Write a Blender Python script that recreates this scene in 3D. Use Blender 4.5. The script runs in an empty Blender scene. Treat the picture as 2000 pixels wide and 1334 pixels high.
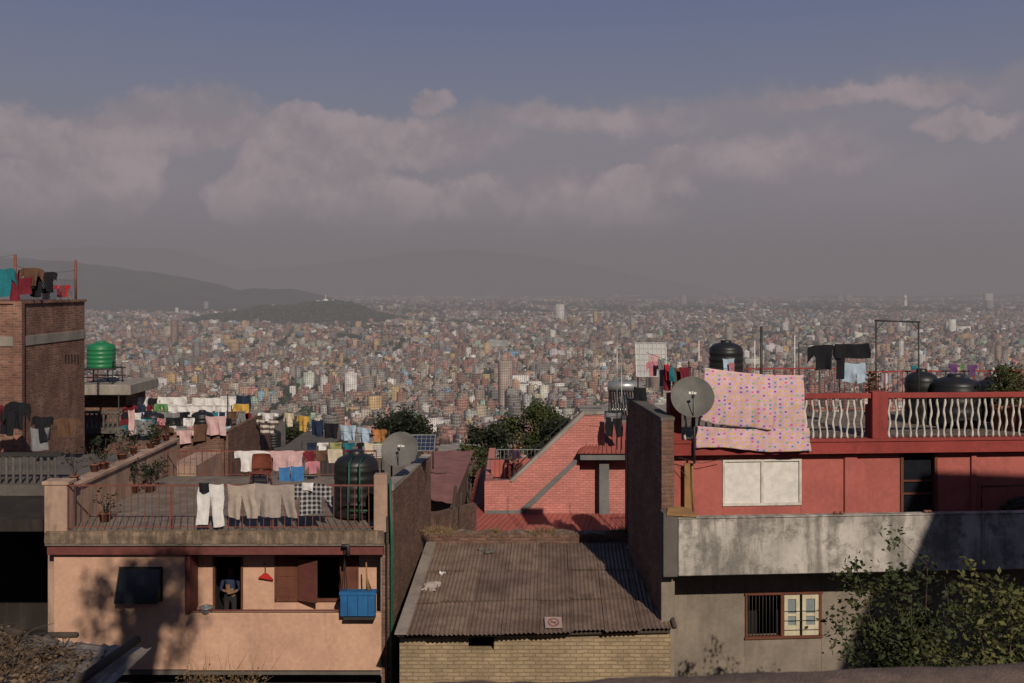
import bpy, bmesh, math, random
import numpy as np
from mathutils import Vector, Matrix, noise as mnoise
random.seed(7); rng=np.random.default_rng(7)
scene=bpy.context.scene
F=1944.0; HV=560.0
def SX(u,Y): return (u-1000.0)/F*Y      # bearing -> metres across at range Y
def SZ(v,Y): return (HV-v)/F*Y          # elevation angle -> metres at range Y
SUN_EL=math.radians(33); SUN_AZ=math.radians(163)
L=Vector((math.cos(SUN_EL)*math.sin(SUN_AZ), math.cos(SUN_EL)*math.cos(SUN_AZ), math.sin(SUN_EL)))
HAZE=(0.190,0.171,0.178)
# ------------------------------------------------------------------ node helpers
class NT:
    def __init__(s,nt): s.nt=nt
    def n(s,t,**kw):
        nd=s.nt.nodes.new(t)
        for k,v in kw.items():
            if k.startswith('i_'):
                key=k[2:]; key=int(key) if key.isdigit() else key.replace('_',' ')
                s.set(nd.inputs[key],v)
            else: setattr(nd,k,v)
        return nd
    def set(s,inp,v):
        if isinstance(v,bpy.types.NodeSocket): s.nt.links.new(v,inp)
        elif isinstance(v,(tuple,list)) and len(v)==3 and inp.type=='RGBA': inp.default_value=(*v,1)
        else: inp.default_value=v
    def m(s,op,a,b=None,c=None,clamp=False):
        nd=s.nt.nodes.new('ShaderNodeMath'); nd.operation=op; nd.use_clamp=clamp
        s.set(nd.inputs[0],a)
        if b is not None: s.set(nd.inputs[1],b)
        if c is not None: s.set(nd.inputs[2],c)
        return nd.outputs[0]
    def vm(s,op,a,b=None,sc=None):
        nd=s.nt.nodes.new('ShaderNodeVectorMath'); nd.operation=op
        s.set(nd.inputs[0],a)
        if b is not None: s.set(nd.inputs[1],b)
        if sc is not None: s.set(nd.inputs['Scale'],sc)
        return nd.outputs['Value'] if op in('LENGTH','DOT_PRODUCT') else nd.outputs[0]
    def mix(s,f,a,b,mode='MIX'):
        nd=s.nt.nodes.new('ShaderNodeMixRGB'); nd.blend_type=mode
        s.set(nd.inputs[0],f); s.set(nd.inputs[1],a); s.set(nd.inputs[2],b)
        return nd.outputs[0]
    def ss(s,x,a,b,lo=0.0,hi=1.0):
        nd=s.nt.nodes.new('ShaderNodeMapRange'); nd.interpolation_type='SMOOTHSTEP'
        s.set(nd.inputs[0],x); s.set(nd.inputs[1],a); s.set(nd.inputs[2],b); nd.inputs[3].default_value=lo; nd.inputs[4].default_value=hi
        return nd.outputs[0]
    def noise(s,vec,scale,detail=4,rough=.55,out='Fac'):
        nd=s.nt.nodes.new('ShaderNodeTexNoise'); s.set(nd.inputs['Vector'],vec)
        nd.inputs['Scale'].default_value=scale; nd.inputs['Detail'].default_value=detail; nd.inputs['Roughness'].default_value=rough
        return nd.outputs[out]
def newmat(name):
    m=bpy.data.materials.new(name); m.use_nodes=True; nt=m.node_tree; nt.nodes.clear()
    h=NT(nt); out=h.n('ShaderNodeOutputMaterial'); b=h.n('ShaderNodeBsdfPrincipled')
    nt.links.new(b.outputs[0],out.inputs[0])
    b.inputs['Specular IOR Level'].default_value=.25
    return m,h,b,out
def coords(h):
    g=h.n('ShaderNodeNewGeometry'); P=g.outputs['Position']
    sp=h.n('ShaderNodeSeparateXYZ',i_0=P); sn=h.n('ShaderNodeSeparateXYZ',i_0=g.outputs['True Normal'])
    t=h.m('SUBTRACT',h.m('MULTIPLY',sp.outputs[1],sn.outputs[0]),h.m('MULTIPLY',sp.outputs[0],sn.outputs[1]))
    up=h.m('GREATER_THAN',h.m('ABSOLUTE',sn.outputs[2]),.7)
    a=h.n('ShaderNodeCombineXYZ',i_0=t,i_1=sp.outputs[2]).outputs[0]
    b=h.n('ShaderNodeCombineXYZ',i_0=sp.outputs[0],i_1=sp.outputs[1]).outputs[0]
    vec=h.mix(up,a,b)
    return g,P,sp,sn,t,up,vec
def painthaze(h,b,out,P,Lh=5000.0):  # haze painted in: flat emission blended over the surface by distance
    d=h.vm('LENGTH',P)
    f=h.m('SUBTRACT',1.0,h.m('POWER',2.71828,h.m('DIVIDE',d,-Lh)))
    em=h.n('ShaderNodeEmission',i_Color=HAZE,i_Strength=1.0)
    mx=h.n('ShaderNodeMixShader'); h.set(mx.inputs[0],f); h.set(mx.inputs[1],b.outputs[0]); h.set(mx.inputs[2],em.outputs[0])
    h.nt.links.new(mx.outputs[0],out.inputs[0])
def mul(c,k): return tuple(min(1,x*k) for x in c)
def wall(name,c,dirt=(.07,.06,.05),var=.25,amt=.5,scale=1.0,bump=.25,rough=.92,brick=None,lo=.48,hi=.72,mortar=(.3,.27,.23),island=0.0,blotch=0.0,bc=(.62,1.3)):
    m,h,b,out=newmat(name); g,P,sp,sn,t,up,vec=coords(h)
    n1=h.ss(h.noise(P,1.1*scale,6),.33,.67)
    bmp=h.noise(P,26*scale,5,.65)
    col=h.mix(n1,mul(c,1-var),mul(c,1+var*.35))
    if brick:
        bt=h.n('ShaderNodeTexBrick',i_Vector=h.vm('ADD',vec,h.vm('SCALE',h.vm('SUBTRACT',h.noise(P,3,2,.5,'Color'),(.5,.5,.5)),sc=.03)),i_Scale=1.0)
        bt.inputs['Color1'].default_value=(*mul(c,bc[0]),1); bt.inputs['Color2'].default_value=(*mul(c,bc[1]),1); bt.inputs['Mortar'].default_value=(*mortar,1)
        bt.inputs['Brick Width'].default_value=brick[0]; bt.inputs['Row Height'].default_value=brick[1]; bt.inputs['Mortar Size'].default_value=brick[2]; bt.inputs['Bias'].default_value=-.1
        bt.inputs['Mortar Smooth'].default_value=.3
        v=h.mix(n1,(1-var,)*3,(1+var*.35,)*3)
        col=h.mix(1.0,bt.outputs['Color'],v,'MULTIPLY')
        bmp=h.m('ADD',h.m('MULTIPLY',bmp,.5),h.m('MULTIPLY',h.m('SUBTRACT',1.0,bt.outputs['Fac']),.9))
    st=h.noise(h.vm('MULTIPLY',P,(2.6*scale,2.6*scale,.45*scale)),1.0,6,.65)
    col=h.mix(h.m('MULTIPLY',h.ss(st,lo,hi),amt),col,dirt)
    if blotch:
        bl_=h.noise(P,1.7*scale,9,.72); col=h.mix(h.m('MULTIPLY',h.ss(bl_,.47,.60),blotch),col,dirt)
    n3=h.ss(h.noise(P,9*scale,5,.7),.3,.75)
    col=h.mix(.28,col,h.mix(n3,mul(c,.55),mul(c,1.15)))
    if island:
        ri=g.outputs['Random Per Island']
        col=h.mix(1.0,col,h.mix(ri,(1-island,)*3,(1+island*.6,)*3),'MULTIPLY')
    h.set(b.inputs['Base Color'],col); b.inputs['Roughness'].default_value=rough
    bp=h.n('ShaderNodeBump',i_Strength=bump,i_Distance=.02,i_Height=bmp); h.set(b.inputs['Normal'],bp.outputs[0])
    return m
def plain(name,c,rough=.7,var=.15,scale=6,metal=0.0,spec=.3):
    m,h,b,out=newmat(name); g=h.n('ShaderNodeNewGeometry')
    n=h.noise(g.outputs['Position'],scale,4,.6)
    n=h.ss(n,.3,.7)
    col=h.mix(n,mul(c,1-var),mul(c,1+var*.4))
    h.set(b.inputs['Base Color'],col); b.inputs['Roughness'].default_value=rough; b.inputs['Metallic'].default_value=metal; b.inputs['Specular IOR Level'].default_value=spec
    return m
def cloth(name,c,stripe=None,plaid=None,dots=False):
    m,h,b,out=newmat(name); g,P,sp,sn,t,up,vec=coords(h)
    n=h.ss(h.noise(P,7,4,.6),.3,.7); col=h.mix(n,mul(c,.82),mul(c,1.03))
    if stripe:
        w=h.m('FRACT',h.m('MULTIPLY',sp.outputs[2],stripe[1])); col=h.mix(h.m('GREATER_THAN',w,.5),col,stripe[0])
    if plaid:
        a=h.m('GREATER_THAN',h.m('FRACT',h.m('MULTIPLY',sp.outputs[2],plaid[1])),.6); c2=h.m('GREATER_THAN',h.m('FRACT',h.m('MULTIPLY',sp.outputs[0],plaid[1])),.6)
        col=h.mix(h.m('MULTIPLY',h.m('ADD',a,c2),.5),col,plaid[0])
    if dots:
        vo=h.n('ShaderNodeTexVoronoi',voronoi_dimensions='2D',i_Vector=h.n('ShaderNodeCombineXYZ',i_0=sp.outputs[0],i_1=h.m('MULTIPLY',sp.outputs[2],1.35)).outputs[0],i_Scale=7.6)
        vo.inputs['Randomness'].default_value=.35
        rp=h.n('ShaderNodeValToRGB'); rp.color_ramp.interpolation='CONSTANT'
        cs=[(.55,.36,.05),(.20,.07,.32),(.55,.10,.22),(.08,.24,.32),(.18,.38,.12),(.55,.38,.08)]
        el=rp.color_ramp.elements
        while len(el)<len(cs): el.new(.5)
        for i,e in enumerate(el): e.position=.15+i*.7/len(cs) if i else 0
        for i,e in enumerate(el): e.color=(*cs[i],1)
        h.set(rp.inputs[0],h.n('ShaderNodeSeparateXYZ',i_0=vo.outputs['Color']).outputs[0])
        col=h.mix(h.m('LESS_THAN',vo.outputs['Distance'],.235),col,rp.outputs[0])
    h.set(b.inputs['Base Color'],col); b.inputs['Roughness'].default_value=.95; b.inputs['Specular IOR Level'].default_value=.1
    bp=h.n('ShaderNodeBump',i_Strength=.35,i_Distance=.03,i_Height=h.noise(h.vm('MULTIPLY',P,(9,9,2.5)),1.0,4)); h.set(b.inputs['Normal'],bp.outputs[0])
    return m
def leafmat(name,c1,c2,haze=False):
    m,h,b,out=newmat(name); g=h.n('ShaderNodeNewGeometry')
    n=h.ss(h.noise(g.outputs['Position'],.9,3),.35,.65)
    col=h.mix(h.m('MULTIPLY',h.m('ADD',n,g.outputs['Random Per Island']),.5),c1,c2)
    h.set(b.inputs['Base Color'],col); b.inputs['Roughness'].default_value=.7
    if haze: painthaze(h,b,out,g.outputs['Position'])
    else:
        tr=h.n('ShaderNodeBsdfTranslucent'); h.set(tr.inputs[0],col); mx=h.n('ShaderNodeMixShader',i_0=.25)
        h.nt.links.new(b.outputs[0],mx.inputs[1]); h.nt.links.new(tr.outputs[0],mx.inputs[2]); h.nt.links.new(mx.outputs[0],out.inputs[0])
    return m
# ------------------------------------------------------------------ mesh helpers
def group(name):
    e=bpy.data.objects.new(name,None); scene.collection.objects.link(e); return e
class Mb:
    def __init__(s,M=None): s.v=[];s.f=[];s.mi=[];s.mats=[];s.M=M;s.sm=[]
    def mid(s,m):
        if m not in s.mats: s.mats.append(m)
        return s.mats.index(m)
    def add(s,vs,fs,mat,smooth=False):
        o=len(s.v); s.v+= [tuple(v) for v in vs]; k=s.mid(mat)
        for f in fs: s.f.append([i+o for i in f]); s.mi.append(k); s.sm.append(smooth)
    def box(s,x0,x1,y0,y1,z0,z1,mat):
        if x0>x1:x0,x1=x1,x0
        if y0>y1:y0,y1=y1,y0
        if z0>z1:z0,z1=z1,z0
        vs=[(x,y,z) for z in(z0,z1) for y in(y0,y1) for x in(x0,x1)]
        s.add(vs,[(0,2,3,1),(4,5,7,6),(0,1,5,4),(2,6,7,3),(0,4,6,2),(1,3,7,5)],mat)
    def prism(s,poly,y0,y1,mat):
        n=len(poly); vs=[(x,y0,z) for x,z in poly]+[(x,y1,z) for x,z in poly]
        fs=[list(range(n)),list(range(2*n-1,n-1,-1))]+[(i,i+n,(i+1)%n+n,(i+1)%n) for i in range(n)]
        s.add(vs,fs,mat)
    def slab(s,pts,th,mat):
        n=len(pts); vs=[tuple(p) for p in pts]+[(p[0],p[1],p[2]-th) for p in pts]
        s.add(vs,[list(range(n)),list(range(2*n-1,n-1,-1))]+[(i,i+n,(i+1)%n+n,(i+1)%n) for i in range(n)],mat)
    def tube(s,pts,r,mat,n=6,smooth=True):
        pts=[Vector(p) for p in pts]; rs=r if isinstance(r,(list,tuple)) else [r]*len(pts); vs=[];fs=[]
        for i,p in enumerate(pts):
            d=(pts[min(i+1,len(pts)-1)]-pts[max(i-1,0)]).normalized()
            a=d.cross(Vector((0,0,1)) if abs(d.z)<.95 else Vector((1,0,0))).normalized(); b=d.cross(a)
            for k in range(n):
                t=2*math.pi*(k+.5)/n; vs.append(p+(a*math.cos(t)+b*math.sin(t))*rs[i])
        for i in range(len(pts)-1):
            for k in range(n): fs.append((i*n+k,i*n+(k+1)%n,(i+1)*n+(k+1)%n,(i+1)*n+k))
        fs.append(list(range(n))[::-1]); fs.append([(len(pts)-1)*n+k for k in range(n)])
        s.add(vs,fs,mat,smooth and n>4)
    def lathe(s,prof,c,mat,n=28,M=None,sx=1,sy=1):
        vs=[];fs=[]
        for r,z in prof:
            for k in range(n):
                t=2*math.pi*k/n; p=Vector((r*math.cos(t)*sx,r*math.sin(t)*sy,z))
                if M: p=M@p
                vs.append(p+Vector(c))
        for i in range(len(prof)-1):
            for k in range(n): fs.append((i*n+k,i*n+(k+1)%n,(i+1)*n+(k+1)%n,(i+1)*n+k))
        s.add(vs,fs,mat,True)
    def grid(s,fn,nu,nv,mat,smooth=True):
        vs=[fn(i/nu,j/nv) for j in range(nv+1) for i in range(nu+1)]
        fs=[(j*(nu+1)+i,j*(nu+1)+i+1,(j+1)*(nu+1)+i+1,(j+1)*(nu+1)+i) for j in range(nv) for i in range(nu)]
        s.add(vs,fs,mat,smooth)
    def obj(s,name,parent=None,bevel=0,solid=0):
        me=bpy.data.meshes.new(name); vs=s.v
        if s.M: vs=[tuple(s.M@Vector(v)) for v in vs]
        me.from_pydata(vs,[],s.f)
        for m in s.mats: me.materials.append(m)
        me.polygons.foreach_set('material_index',s.mi); me.polygons.foreach_set('use_smooth',s.sm); me.update()
        o=bpy.data.objects.new(name,me); scene.collection.objects.link(o)
        if parent: o.parent=parent
        if bevel:
            b=o.modifiers.new('b','BEVEL'); b.width=bevel; b.segments=1; b.limit_method='ANGLE'
        if solid:
            b=o.modifiers.new('s','SOLIDIFY'); b.thickness=solid
        return o
# ------------------------------------------------------------------ materials
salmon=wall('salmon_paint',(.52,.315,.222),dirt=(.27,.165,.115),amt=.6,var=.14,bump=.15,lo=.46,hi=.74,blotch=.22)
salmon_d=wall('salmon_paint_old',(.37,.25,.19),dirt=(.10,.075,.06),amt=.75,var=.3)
redbeam=plain('maroon_beam',(.13,.04,.035),.7)
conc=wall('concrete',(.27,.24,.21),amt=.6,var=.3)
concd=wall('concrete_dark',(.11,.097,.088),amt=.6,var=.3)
stained=wall('mouldy_concrete',(.44,.405,.365),dirt=(.055,.05,.045),amt=.8,var=.3,lo=.45,hi=.62,scale=.85,bump=.4,blotch=.8)
slabedge=wall('weathered_slab',(.27,.195,.14),dirt=(.055,.042,.032),amt=.9,lo=.36,hi=.58,scale=2.2,bump=.5,blotch=.5)
floor_m=wall('terrace_floor',(.19,.155,.13),dirt=(.08,.065,.05),amt=.7,lo=.42,hi=.62,scale=.8)
greywall=wall('grey_render',(.225,.188,.152),dirt=(.10,.082,.066),amt=.65,var=.22,bump=.3,blotch=.25)
redpaint=wall('red_paint',(.365,.105,.088),dirt=(.2,.07,.06),amt=.5,var=.18,bump=.15,blotch=.25)
redtrim=wall('red_trim',(.26,.048,.042),dirt=(.09,.03,.026),amt=.55,var=.22)
brick=wall('red_brick',(.28,.125,.085),dirt=(.07,.045,.036),amt=.6,var=.4,brick=(.24,.082,.016),bump=.8,blotch=.35,bc=(.5,1.35),mortar=(.24,.2,.17))
brickd=wall('old_brick',(.21,.105,.075),dirt=(.05,.04,.03),amt=.6,var=.35,brick=(.24,.082,.016),bump=.9,mortar=(.15,.12,.10),blotch=.3,bc=(.5,1.4))
mudbrick=wall('mud_brick',(.34,.255,.16),dirt=(.19,.14,.09),amt=.45,var=.22,brick=(.26,.085,.012),bump=.9,mortar=(.20,.15,.095),bc=(.78,1.15),blotch=.2)
pinkbrick=wall('pink_brick',(.50,.195,.165),dirt=(.32,.13,.11),amt=.4,var=.14,brick=(.26,.09,.010),bump=.7,mortar=(.34,.13,.11),bc=(.84,1.1))
greypaint=wall('grey_paint',(.15,.15,.15),amt=.25)
redroof=wall('red_metal_roof',(.29,.085,.07),dirt=(.13,.055,.045),amt=.5,var=.2,rough=.6,island=.2)
redroof2=wall('faded_red_roof',(.25,.11,.09),dirt=(.1,.06,.05),amt=.5,var=.25,rough=.6)
rustroof=wall('rusty_corrugated',(.205,.143,.110),dirt=(.085,.050,.035),amt=.8,var=.3,rough=.6,island=.22,bump=.1,scale=1.1,lo=.42,hi=.66,blotch=.3)
greyroof=wall('grey_corrugated',(.25,.21,.18),dirt=(.08,.06,.05),amt=.6,var=.3,rough=.7,island=.3)
rail_m=plain('rust_rail',(.16,.055,.04),.6)
darkmetal=plain('dark_metal',(.035,.032,.03),.5)
steel=plain('steel',(.35,.35,.35),.4,metal=.6)
black=plain('black_plastic',(.014,.014,.015),.45,spec=.4)
greenp=plain('green_plastic',(.015,.15,.06),.45,spec=.4)
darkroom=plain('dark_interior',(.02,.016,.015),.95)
shadewall=wall('shade_dark_wall',(.025,.02,.018),amt=.5)  # near-black colour painted in for shade below slabs and roofs
wood=wall('brown_wood',(.13,.048,.030),dirt=(.04,.02,.015),amt=.4,scale=2,bump=.2)
wood2=wall('yellow_wood',(.28,.16,.07),amt=.3,scale=2)
log_m=wall('log',(.06,.045,.035),amt=.5,scale=3)
white=plain('white_paint',(.58,.555,.52),.6)
whited=wall('white_paint_worn',(.55,.51,.46),dirt=(.22,.18,.15),amt=.55,scale=3,bump=.1)
cream=plain('cream_paint',(.48,.43,.31),.6)
bluep=wall('blue_paint',(.02,.11,.28),dirt=(.02,.05,.12),amt=.5,scale=3)
glass=plain('dark_glass',(.012,.014,.018),.15,spec=.5)
dishm=wall('dish_grey',(.125,.12,.11),dirt=(.065,.06,.055),amt=.5,scale=3,bump=.03,rough=.6)
terra=plain('terracotta',(.18,.075,.05),.9)
papr=plain('paper',(.42,.35,.31),.9,var=.3)
redm=plain('red_plastic',(.4,.02,.02),.5)
pipeg=plain('green_pipe',(.015,.09,.055),.5)
wire=plain('wire',(.03,.03,.03),.7)
leaf_dark=leafmat('leaf_dark',(.010,.014,.009),(.042,.050,.026))
leaf_mid=leafmat('leaf_mid',(.022,.032,.013),(.08,.088,.03))
leaf_yel=leafmat('leaf_yellow',(.045,.055,.016),(.15,.145,.05))
drygrass=leafmat('dry_grass',(.12,.075,.04),(.28,.19,.11))
bark=wall('bark',(.07,.05,.04),amt=.4,scale=4)
cl={}
def CM(k):
    C=dict(white=(.60,.58,.57),cream=(.5,.43,.33),beige=(.36,.295,.25),taupe=(.31,.26,.23),pink=(.5,.33,.33),maroon=(.14,.02,.03),red=(.38,.02,.03),navy=(.02,.03,.06),black=(.015,.015,.018),lblue=(.33,.42,.51),blue=(.045,.15,.34),yellow=(.47,.29,.07),orange=(.38,.17,.06),teal=(.02,.14,.17),green=(.10,.22,.08),grey=(.18,.18,.19),brown=(.11,.06,.04),olive=(.25,.25,.11),purple=(.11,.05,.13),rose=(.44,.18,.21))
    if k not in cl: cl[k]=cloth('cloth_'+k,C[k])
    return cl[k]
cl['plaid']=cloth('cloth_plaid',(.02,.02,.022),plaid=((.36,.34,.34),9))
cl['stripe']=cloth('cloth_stripe',(.5,.45,.4),stripe=((.08,.06,.06),4.5))
dots=cloth('cloth_dots',(.55,.365,.42),dots=True)
# ------------------------------------------------------------------ world
w=bpy.data.worlds.new('World'); scene.world=w; w.use_nodes=True; w.node_tree.nodes.clear(); h=NT(w.node_tree)
try: w.cycles.sampling_method='MANUAL'; w.cycles.sample_map_resolution=256
except Exception: pass
tc=h.n('ShaderNodeTexCoord'); D=tc.outputs['Generated']; sp=h.n('ShaderNodeSeparateXYZ',i_0=D)
az=h.m('ARCTAN2',sp.outputs[0],sp.outputs[1]); el=h.m('ARCSINE',sp.outputs[2])
sky=h.n('ShaderNodeTexSky',sky_type='NISHITA'); sky.sun_disc=False; sky.sun_elevation=SUN_EL; sky.sun_rotation=SUN_AZ; sky.dust_density=3; sky.altitude=1400
nish=h.vm('SCALE',sky.outputs[0],sc=.05)
rp=h.n('ShaderNodeValToRGB'); h.set(rp.inputs[0],h.m('DIVIDE',el,.6,clamp=True))
stops=[(0,HAZE),(.06,(.191,.172,.182)),(.12,(.196,.179,.194)),(.2,(.200,.188,.214)),(.3,(.182,.186,.238)),(.4,(.152,.168,.250)),(.48,(.126,.150,.252)),(1,(.06,.09,.18))]
e=rp.color_ramp.elements
while len(e)<len(stops): e.new(.5)
for i,(p,c) in enumerate(stops): e[i].position=p
for i,(p,c) in enumerate(stops): e[i].color=(*c,1)
nf=h.ss(el,.0,.25,0.0,.06)
base=h.mix(nf,rp.outputs[0],nish)
q=h.n('ShaderNodeCombineXYZ',i_0=az,i_1=el).outputs[0]
wn=h.noise(D,11,8,.6,'Color')
warp=h.vm('SCALE',h.vm('SUBTRACT',wn,(.5,.5,.5)),sc=.060)
warp2=h.vm('SCALE',h.vm('SUBTRACT',h.noise(D,34,5,.6,'Color'),(.5,.5,.5)),sc=.030)
qw=h.vm('ADD',h.vm('ADD',q,warp),warp2)
qs=h.n('ShaderNodeSeparateXYZ',i_0=qw)
def A(u): return math.atan((u-1000)/F)
def E(u,v): return math.atan((HV-v)/F*math.cos(A(u)))
edge=h.m('ADD',E(1000,205),h.m('MULTIPLY',az,.05))
vf=h.ss(h.m('SUBTRACT',edge,qs.outputs[1]),-.005,.016)
vt=h.ss(h.noise(h.vm('MULTIPLY',q,(3,9,1)),2.0,5),.3,.7)
vfade=h.ss(el,.03,.12)
base=h.mix(h.m('MULTIPLY',h.m('MULTIPLY',vf,vfade),h.m('ADD',.42,h.m('MULTIPLY',vt,.35))),base,(.238,.212,.236))
blobs=[(245,285,78,55,1.15),(185,340,110,70,.95),(110,385,120,65,1),(50,430,120,60,.9),(370,232,140,50,.6),(10,240,70,40,.6),(110,275,110,34,.5),
(600,262,95,52,1.2),(705,275,110,48,.95),(560,330,80,80,1.1),(530,385,100,60,1.1),(640,395,85,50,.95),(650,330,100,70,.8),(770,385,85,40,.75),(720,425,90,35,.7),(820,275,170,40,.45),
(845,203,40,24,.8),(1318,314,36,30,1.05),(1262,355,90,28,.75),(1890,236,75,28,.75),(930,385,90,40,.7),(1080,400,60,55,.6),(1180,410,140,50,.45),(1700,190,190,22,.42),(1150,240,220,30,.35),(1500,300,200,40,.3)]
Fd=None
for (u,v,ru,rv,wt) in blobs:
    dd=h.vm('LENGTH',h.vm('MULTIPLY',h.vm('SUBTRACT',qw,(A(u),E(u,v),0)),(F/ru/1.3,F/rv/1.3,0)))
    x=h.m('MULTIPLY',h.m('SUBTRACT',1.0,dd),wt)
    Fd=x if Fd is None else h.m('MAXIMUM',Fd,x)
al=h.ss(Fd,-.02,.26)
al=h.m('MULTIPLY',al,h.ss(el,E(500,475),E(500,340)))
sw_=h.n('ShaderNodeSeparateXYZ',i_0=h.vm('SUBTRACT',h.noise(h.vm('ADD',D,(0,0,.014)),11,8,.6,'Color'),wn))
ln=h.m('ADD',h.noise(D,16,5,.55),h.m('MULTIPLY',sw_.outputs[1],.7))
hl=h.mix(h.ss(ln,.34,.68),(.242,.210,.228),(.345,.283,.294))
base=h.mix(h.m('MULTIPLY',al,.72),base,hl)
bg=h.n('ShaderNodeBackground',i_Color=base,i_Strength=1.0); wo=h.n('ShaderNodeOutputWorld'); w.node_tree.links.new(bg.outputs[0],wo.inputs[0])
sl=bpy.data.lights.new('sun','SUN'); sl.energy=4.0; sl.angle=math.radians(.5); sl.color=(1,.88,.73)
so=bpy.data.objects.new('sun',sl); scene.collection.objects.link(so); so.rotation_mode='QUATERNION'; so.rotation_quaternion=L.to_track_quat('Z','Y')
# ------------------------------------------------------------------ terrain
PY=np.array([-60,0,3.2,4.2,9,16,22,45,70,200,650,1300,60000.]); PZ=np.array([0,-1.7,-1.9,-5,-8,-10.5,-11.8,-14,-19,-52,-140,-150,-150.])
def gz(x,y):
    z=np.interp(y,PY,PZ); k=np.clip((y-100)/1500,0,1)
    return z+k*(6*np.sin(x/410+1)*np.sin(y/530)+4*np.sin(x/190+y/260))
ys=np.concatenate([np.linspace(-60,0,6),np.linspace(1,30,30),np.geomspace(32,60000,110)])
xs=np.linspace(-1,1,81)
V=[];
for y in ys:
    W=60+abs(y)*1.1
    for x in xs: V.append((x*W,y,float(gz(x*W,y))))
n=len(xs); Fc=[(j*n+i,j*n+i+1,(j+1)*n+i+1,(j+1)*n+i) for j in range(len(ys)-1) for i in range(n-1)]
me=bpy.data.meshes.new('ground'); me.from_pydata(V,[],Fc); me.polygons.foreach_set('use_smooth',[True]*len(Fc))
gm,h,b,out=newmat('ground_earth'); g=h.n('ShaderNodeNewGeometry'); P=g.outputs['Position']
c=h.mix(h.ss(h.noise(P,.004,8,.7),.42,.6),(.14,.11,.088),(.045,.052,.03)); c=h.mix(h.ss(h.noise(P,.5,6),.4,.65),c,(.09,.07,.055))
h.set(b.inputs['Base Color'],c); b.inputs['Roughness'].default_value=1; painthaze(h,b,out,P)
me.materials.append(gm); o=bpy.data.objects.new('ground',me); scene.collection.objects.link(o)
# ------------------------------------------------------------------ distant city
def npmesh(name,verts,quads,mat,col=None,smooth=False):
    me=bpy.data.meshes.new(name); nq=len(quads)
    me.vertices.add(len(verts)); me.vertices.foreach_set('co',verts.astype(np.float32).ravel())
    me.loops.add(nq*4); me.loops.foreach_set('vertex_index',quads.astype(np.int32).ravel())
    me.polygons.add(nq); me.polygons.foreach_set('loop_start',np.arange(0,nq*4,4,dtype=np.int32)); 
    me.update(calc_edges=True)
    if col is not None:
        a=me.attributes.new('Col','FLOAT_COLOR','FACE'); a.data.foreach_set('color',col.astype(np.float32).ravel())
    me.materials.append(mat); me.validate()
    o=bpy.data.objects.new(name,me); scene.collection.objects.link(o); return o
def boxes(cx,cy,z0,wx,wy,hh,ang):
    n=len(cx); sx=np.array([-1,1,1,-1,-1,1,1,-1])*.5; sy=np.array([-1,-1,1,1,-1,-1,1,1])*.5; sz=np.array([0,0,0,0,1,1,1,1])
    lx=sx[None]*wx[:,None]; ly=sy[None]*wy[:,None]; ca=np.cos(ang)[:,None]; sa=np.sin(ang)[:,None]
    v=np.stack([cx[:,None]+lx*ca-ly*sa, cy[:,None]+lx*sa+ly*ca, z0[:,None]+sz[None]*hh[:,None]],-1).reshape(-1,3)
    f=np.array([[4,5,6,7],[0,1,5,4],[1,2,6,5],[2,3,7,6],[3,0,4,7]])
    q=(np.arange(n)[:,None,None]*8+f[None]).reshape(-1,4)
    return v,q
hcx,hcy=SX(580,4150),4150.0; HRX,HRY=470,330
def onhill(x,y): return ((x-hcx)/HRX)**2+((y-hcy)/HRY)**2<1
ra=np.array([SX(690,2350),2350.]); rb=np.array([SX(960,1780),1780.])
def road_d(x,y):
    d=rb-ra; t=np.clip(((x-ra[0])*d[0]+(y-ra[1])*d[1])/(d@d),-.05,1.4); return np.hypot(x-ra[0]-t*d[0],y-ra[1]-t*d[1])
pal=np.array([(.29,.13,.09),(.36,.18,.125),(.22,.12,.09),(.28,.25,.225),(.36,.33,.30),(.20,.18,.16),(.50,.42,.33),(.72,.70,.67),(.48,.23,.20),(.52,.35,.15),(.22,.36,.47),(.27,.40,.29),(.38,.30,.22),(.44,.27,.19)])
pw=np.array([.12,.10,.08,.12,.11,.10,.09,.075,.055,.03,.02,.02,.06,.05]); pw/=pw.sum()
Vs=[];Qs=[];Cs=[];off=0
def addb(v,q,c):
    global off
    Vs.append(v);Qs.append(q+off);Cs.append(np.repeat(np.c_[c,np.ones(len(c))],5,0)); off+=len(v)
treeP=[]
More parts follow.
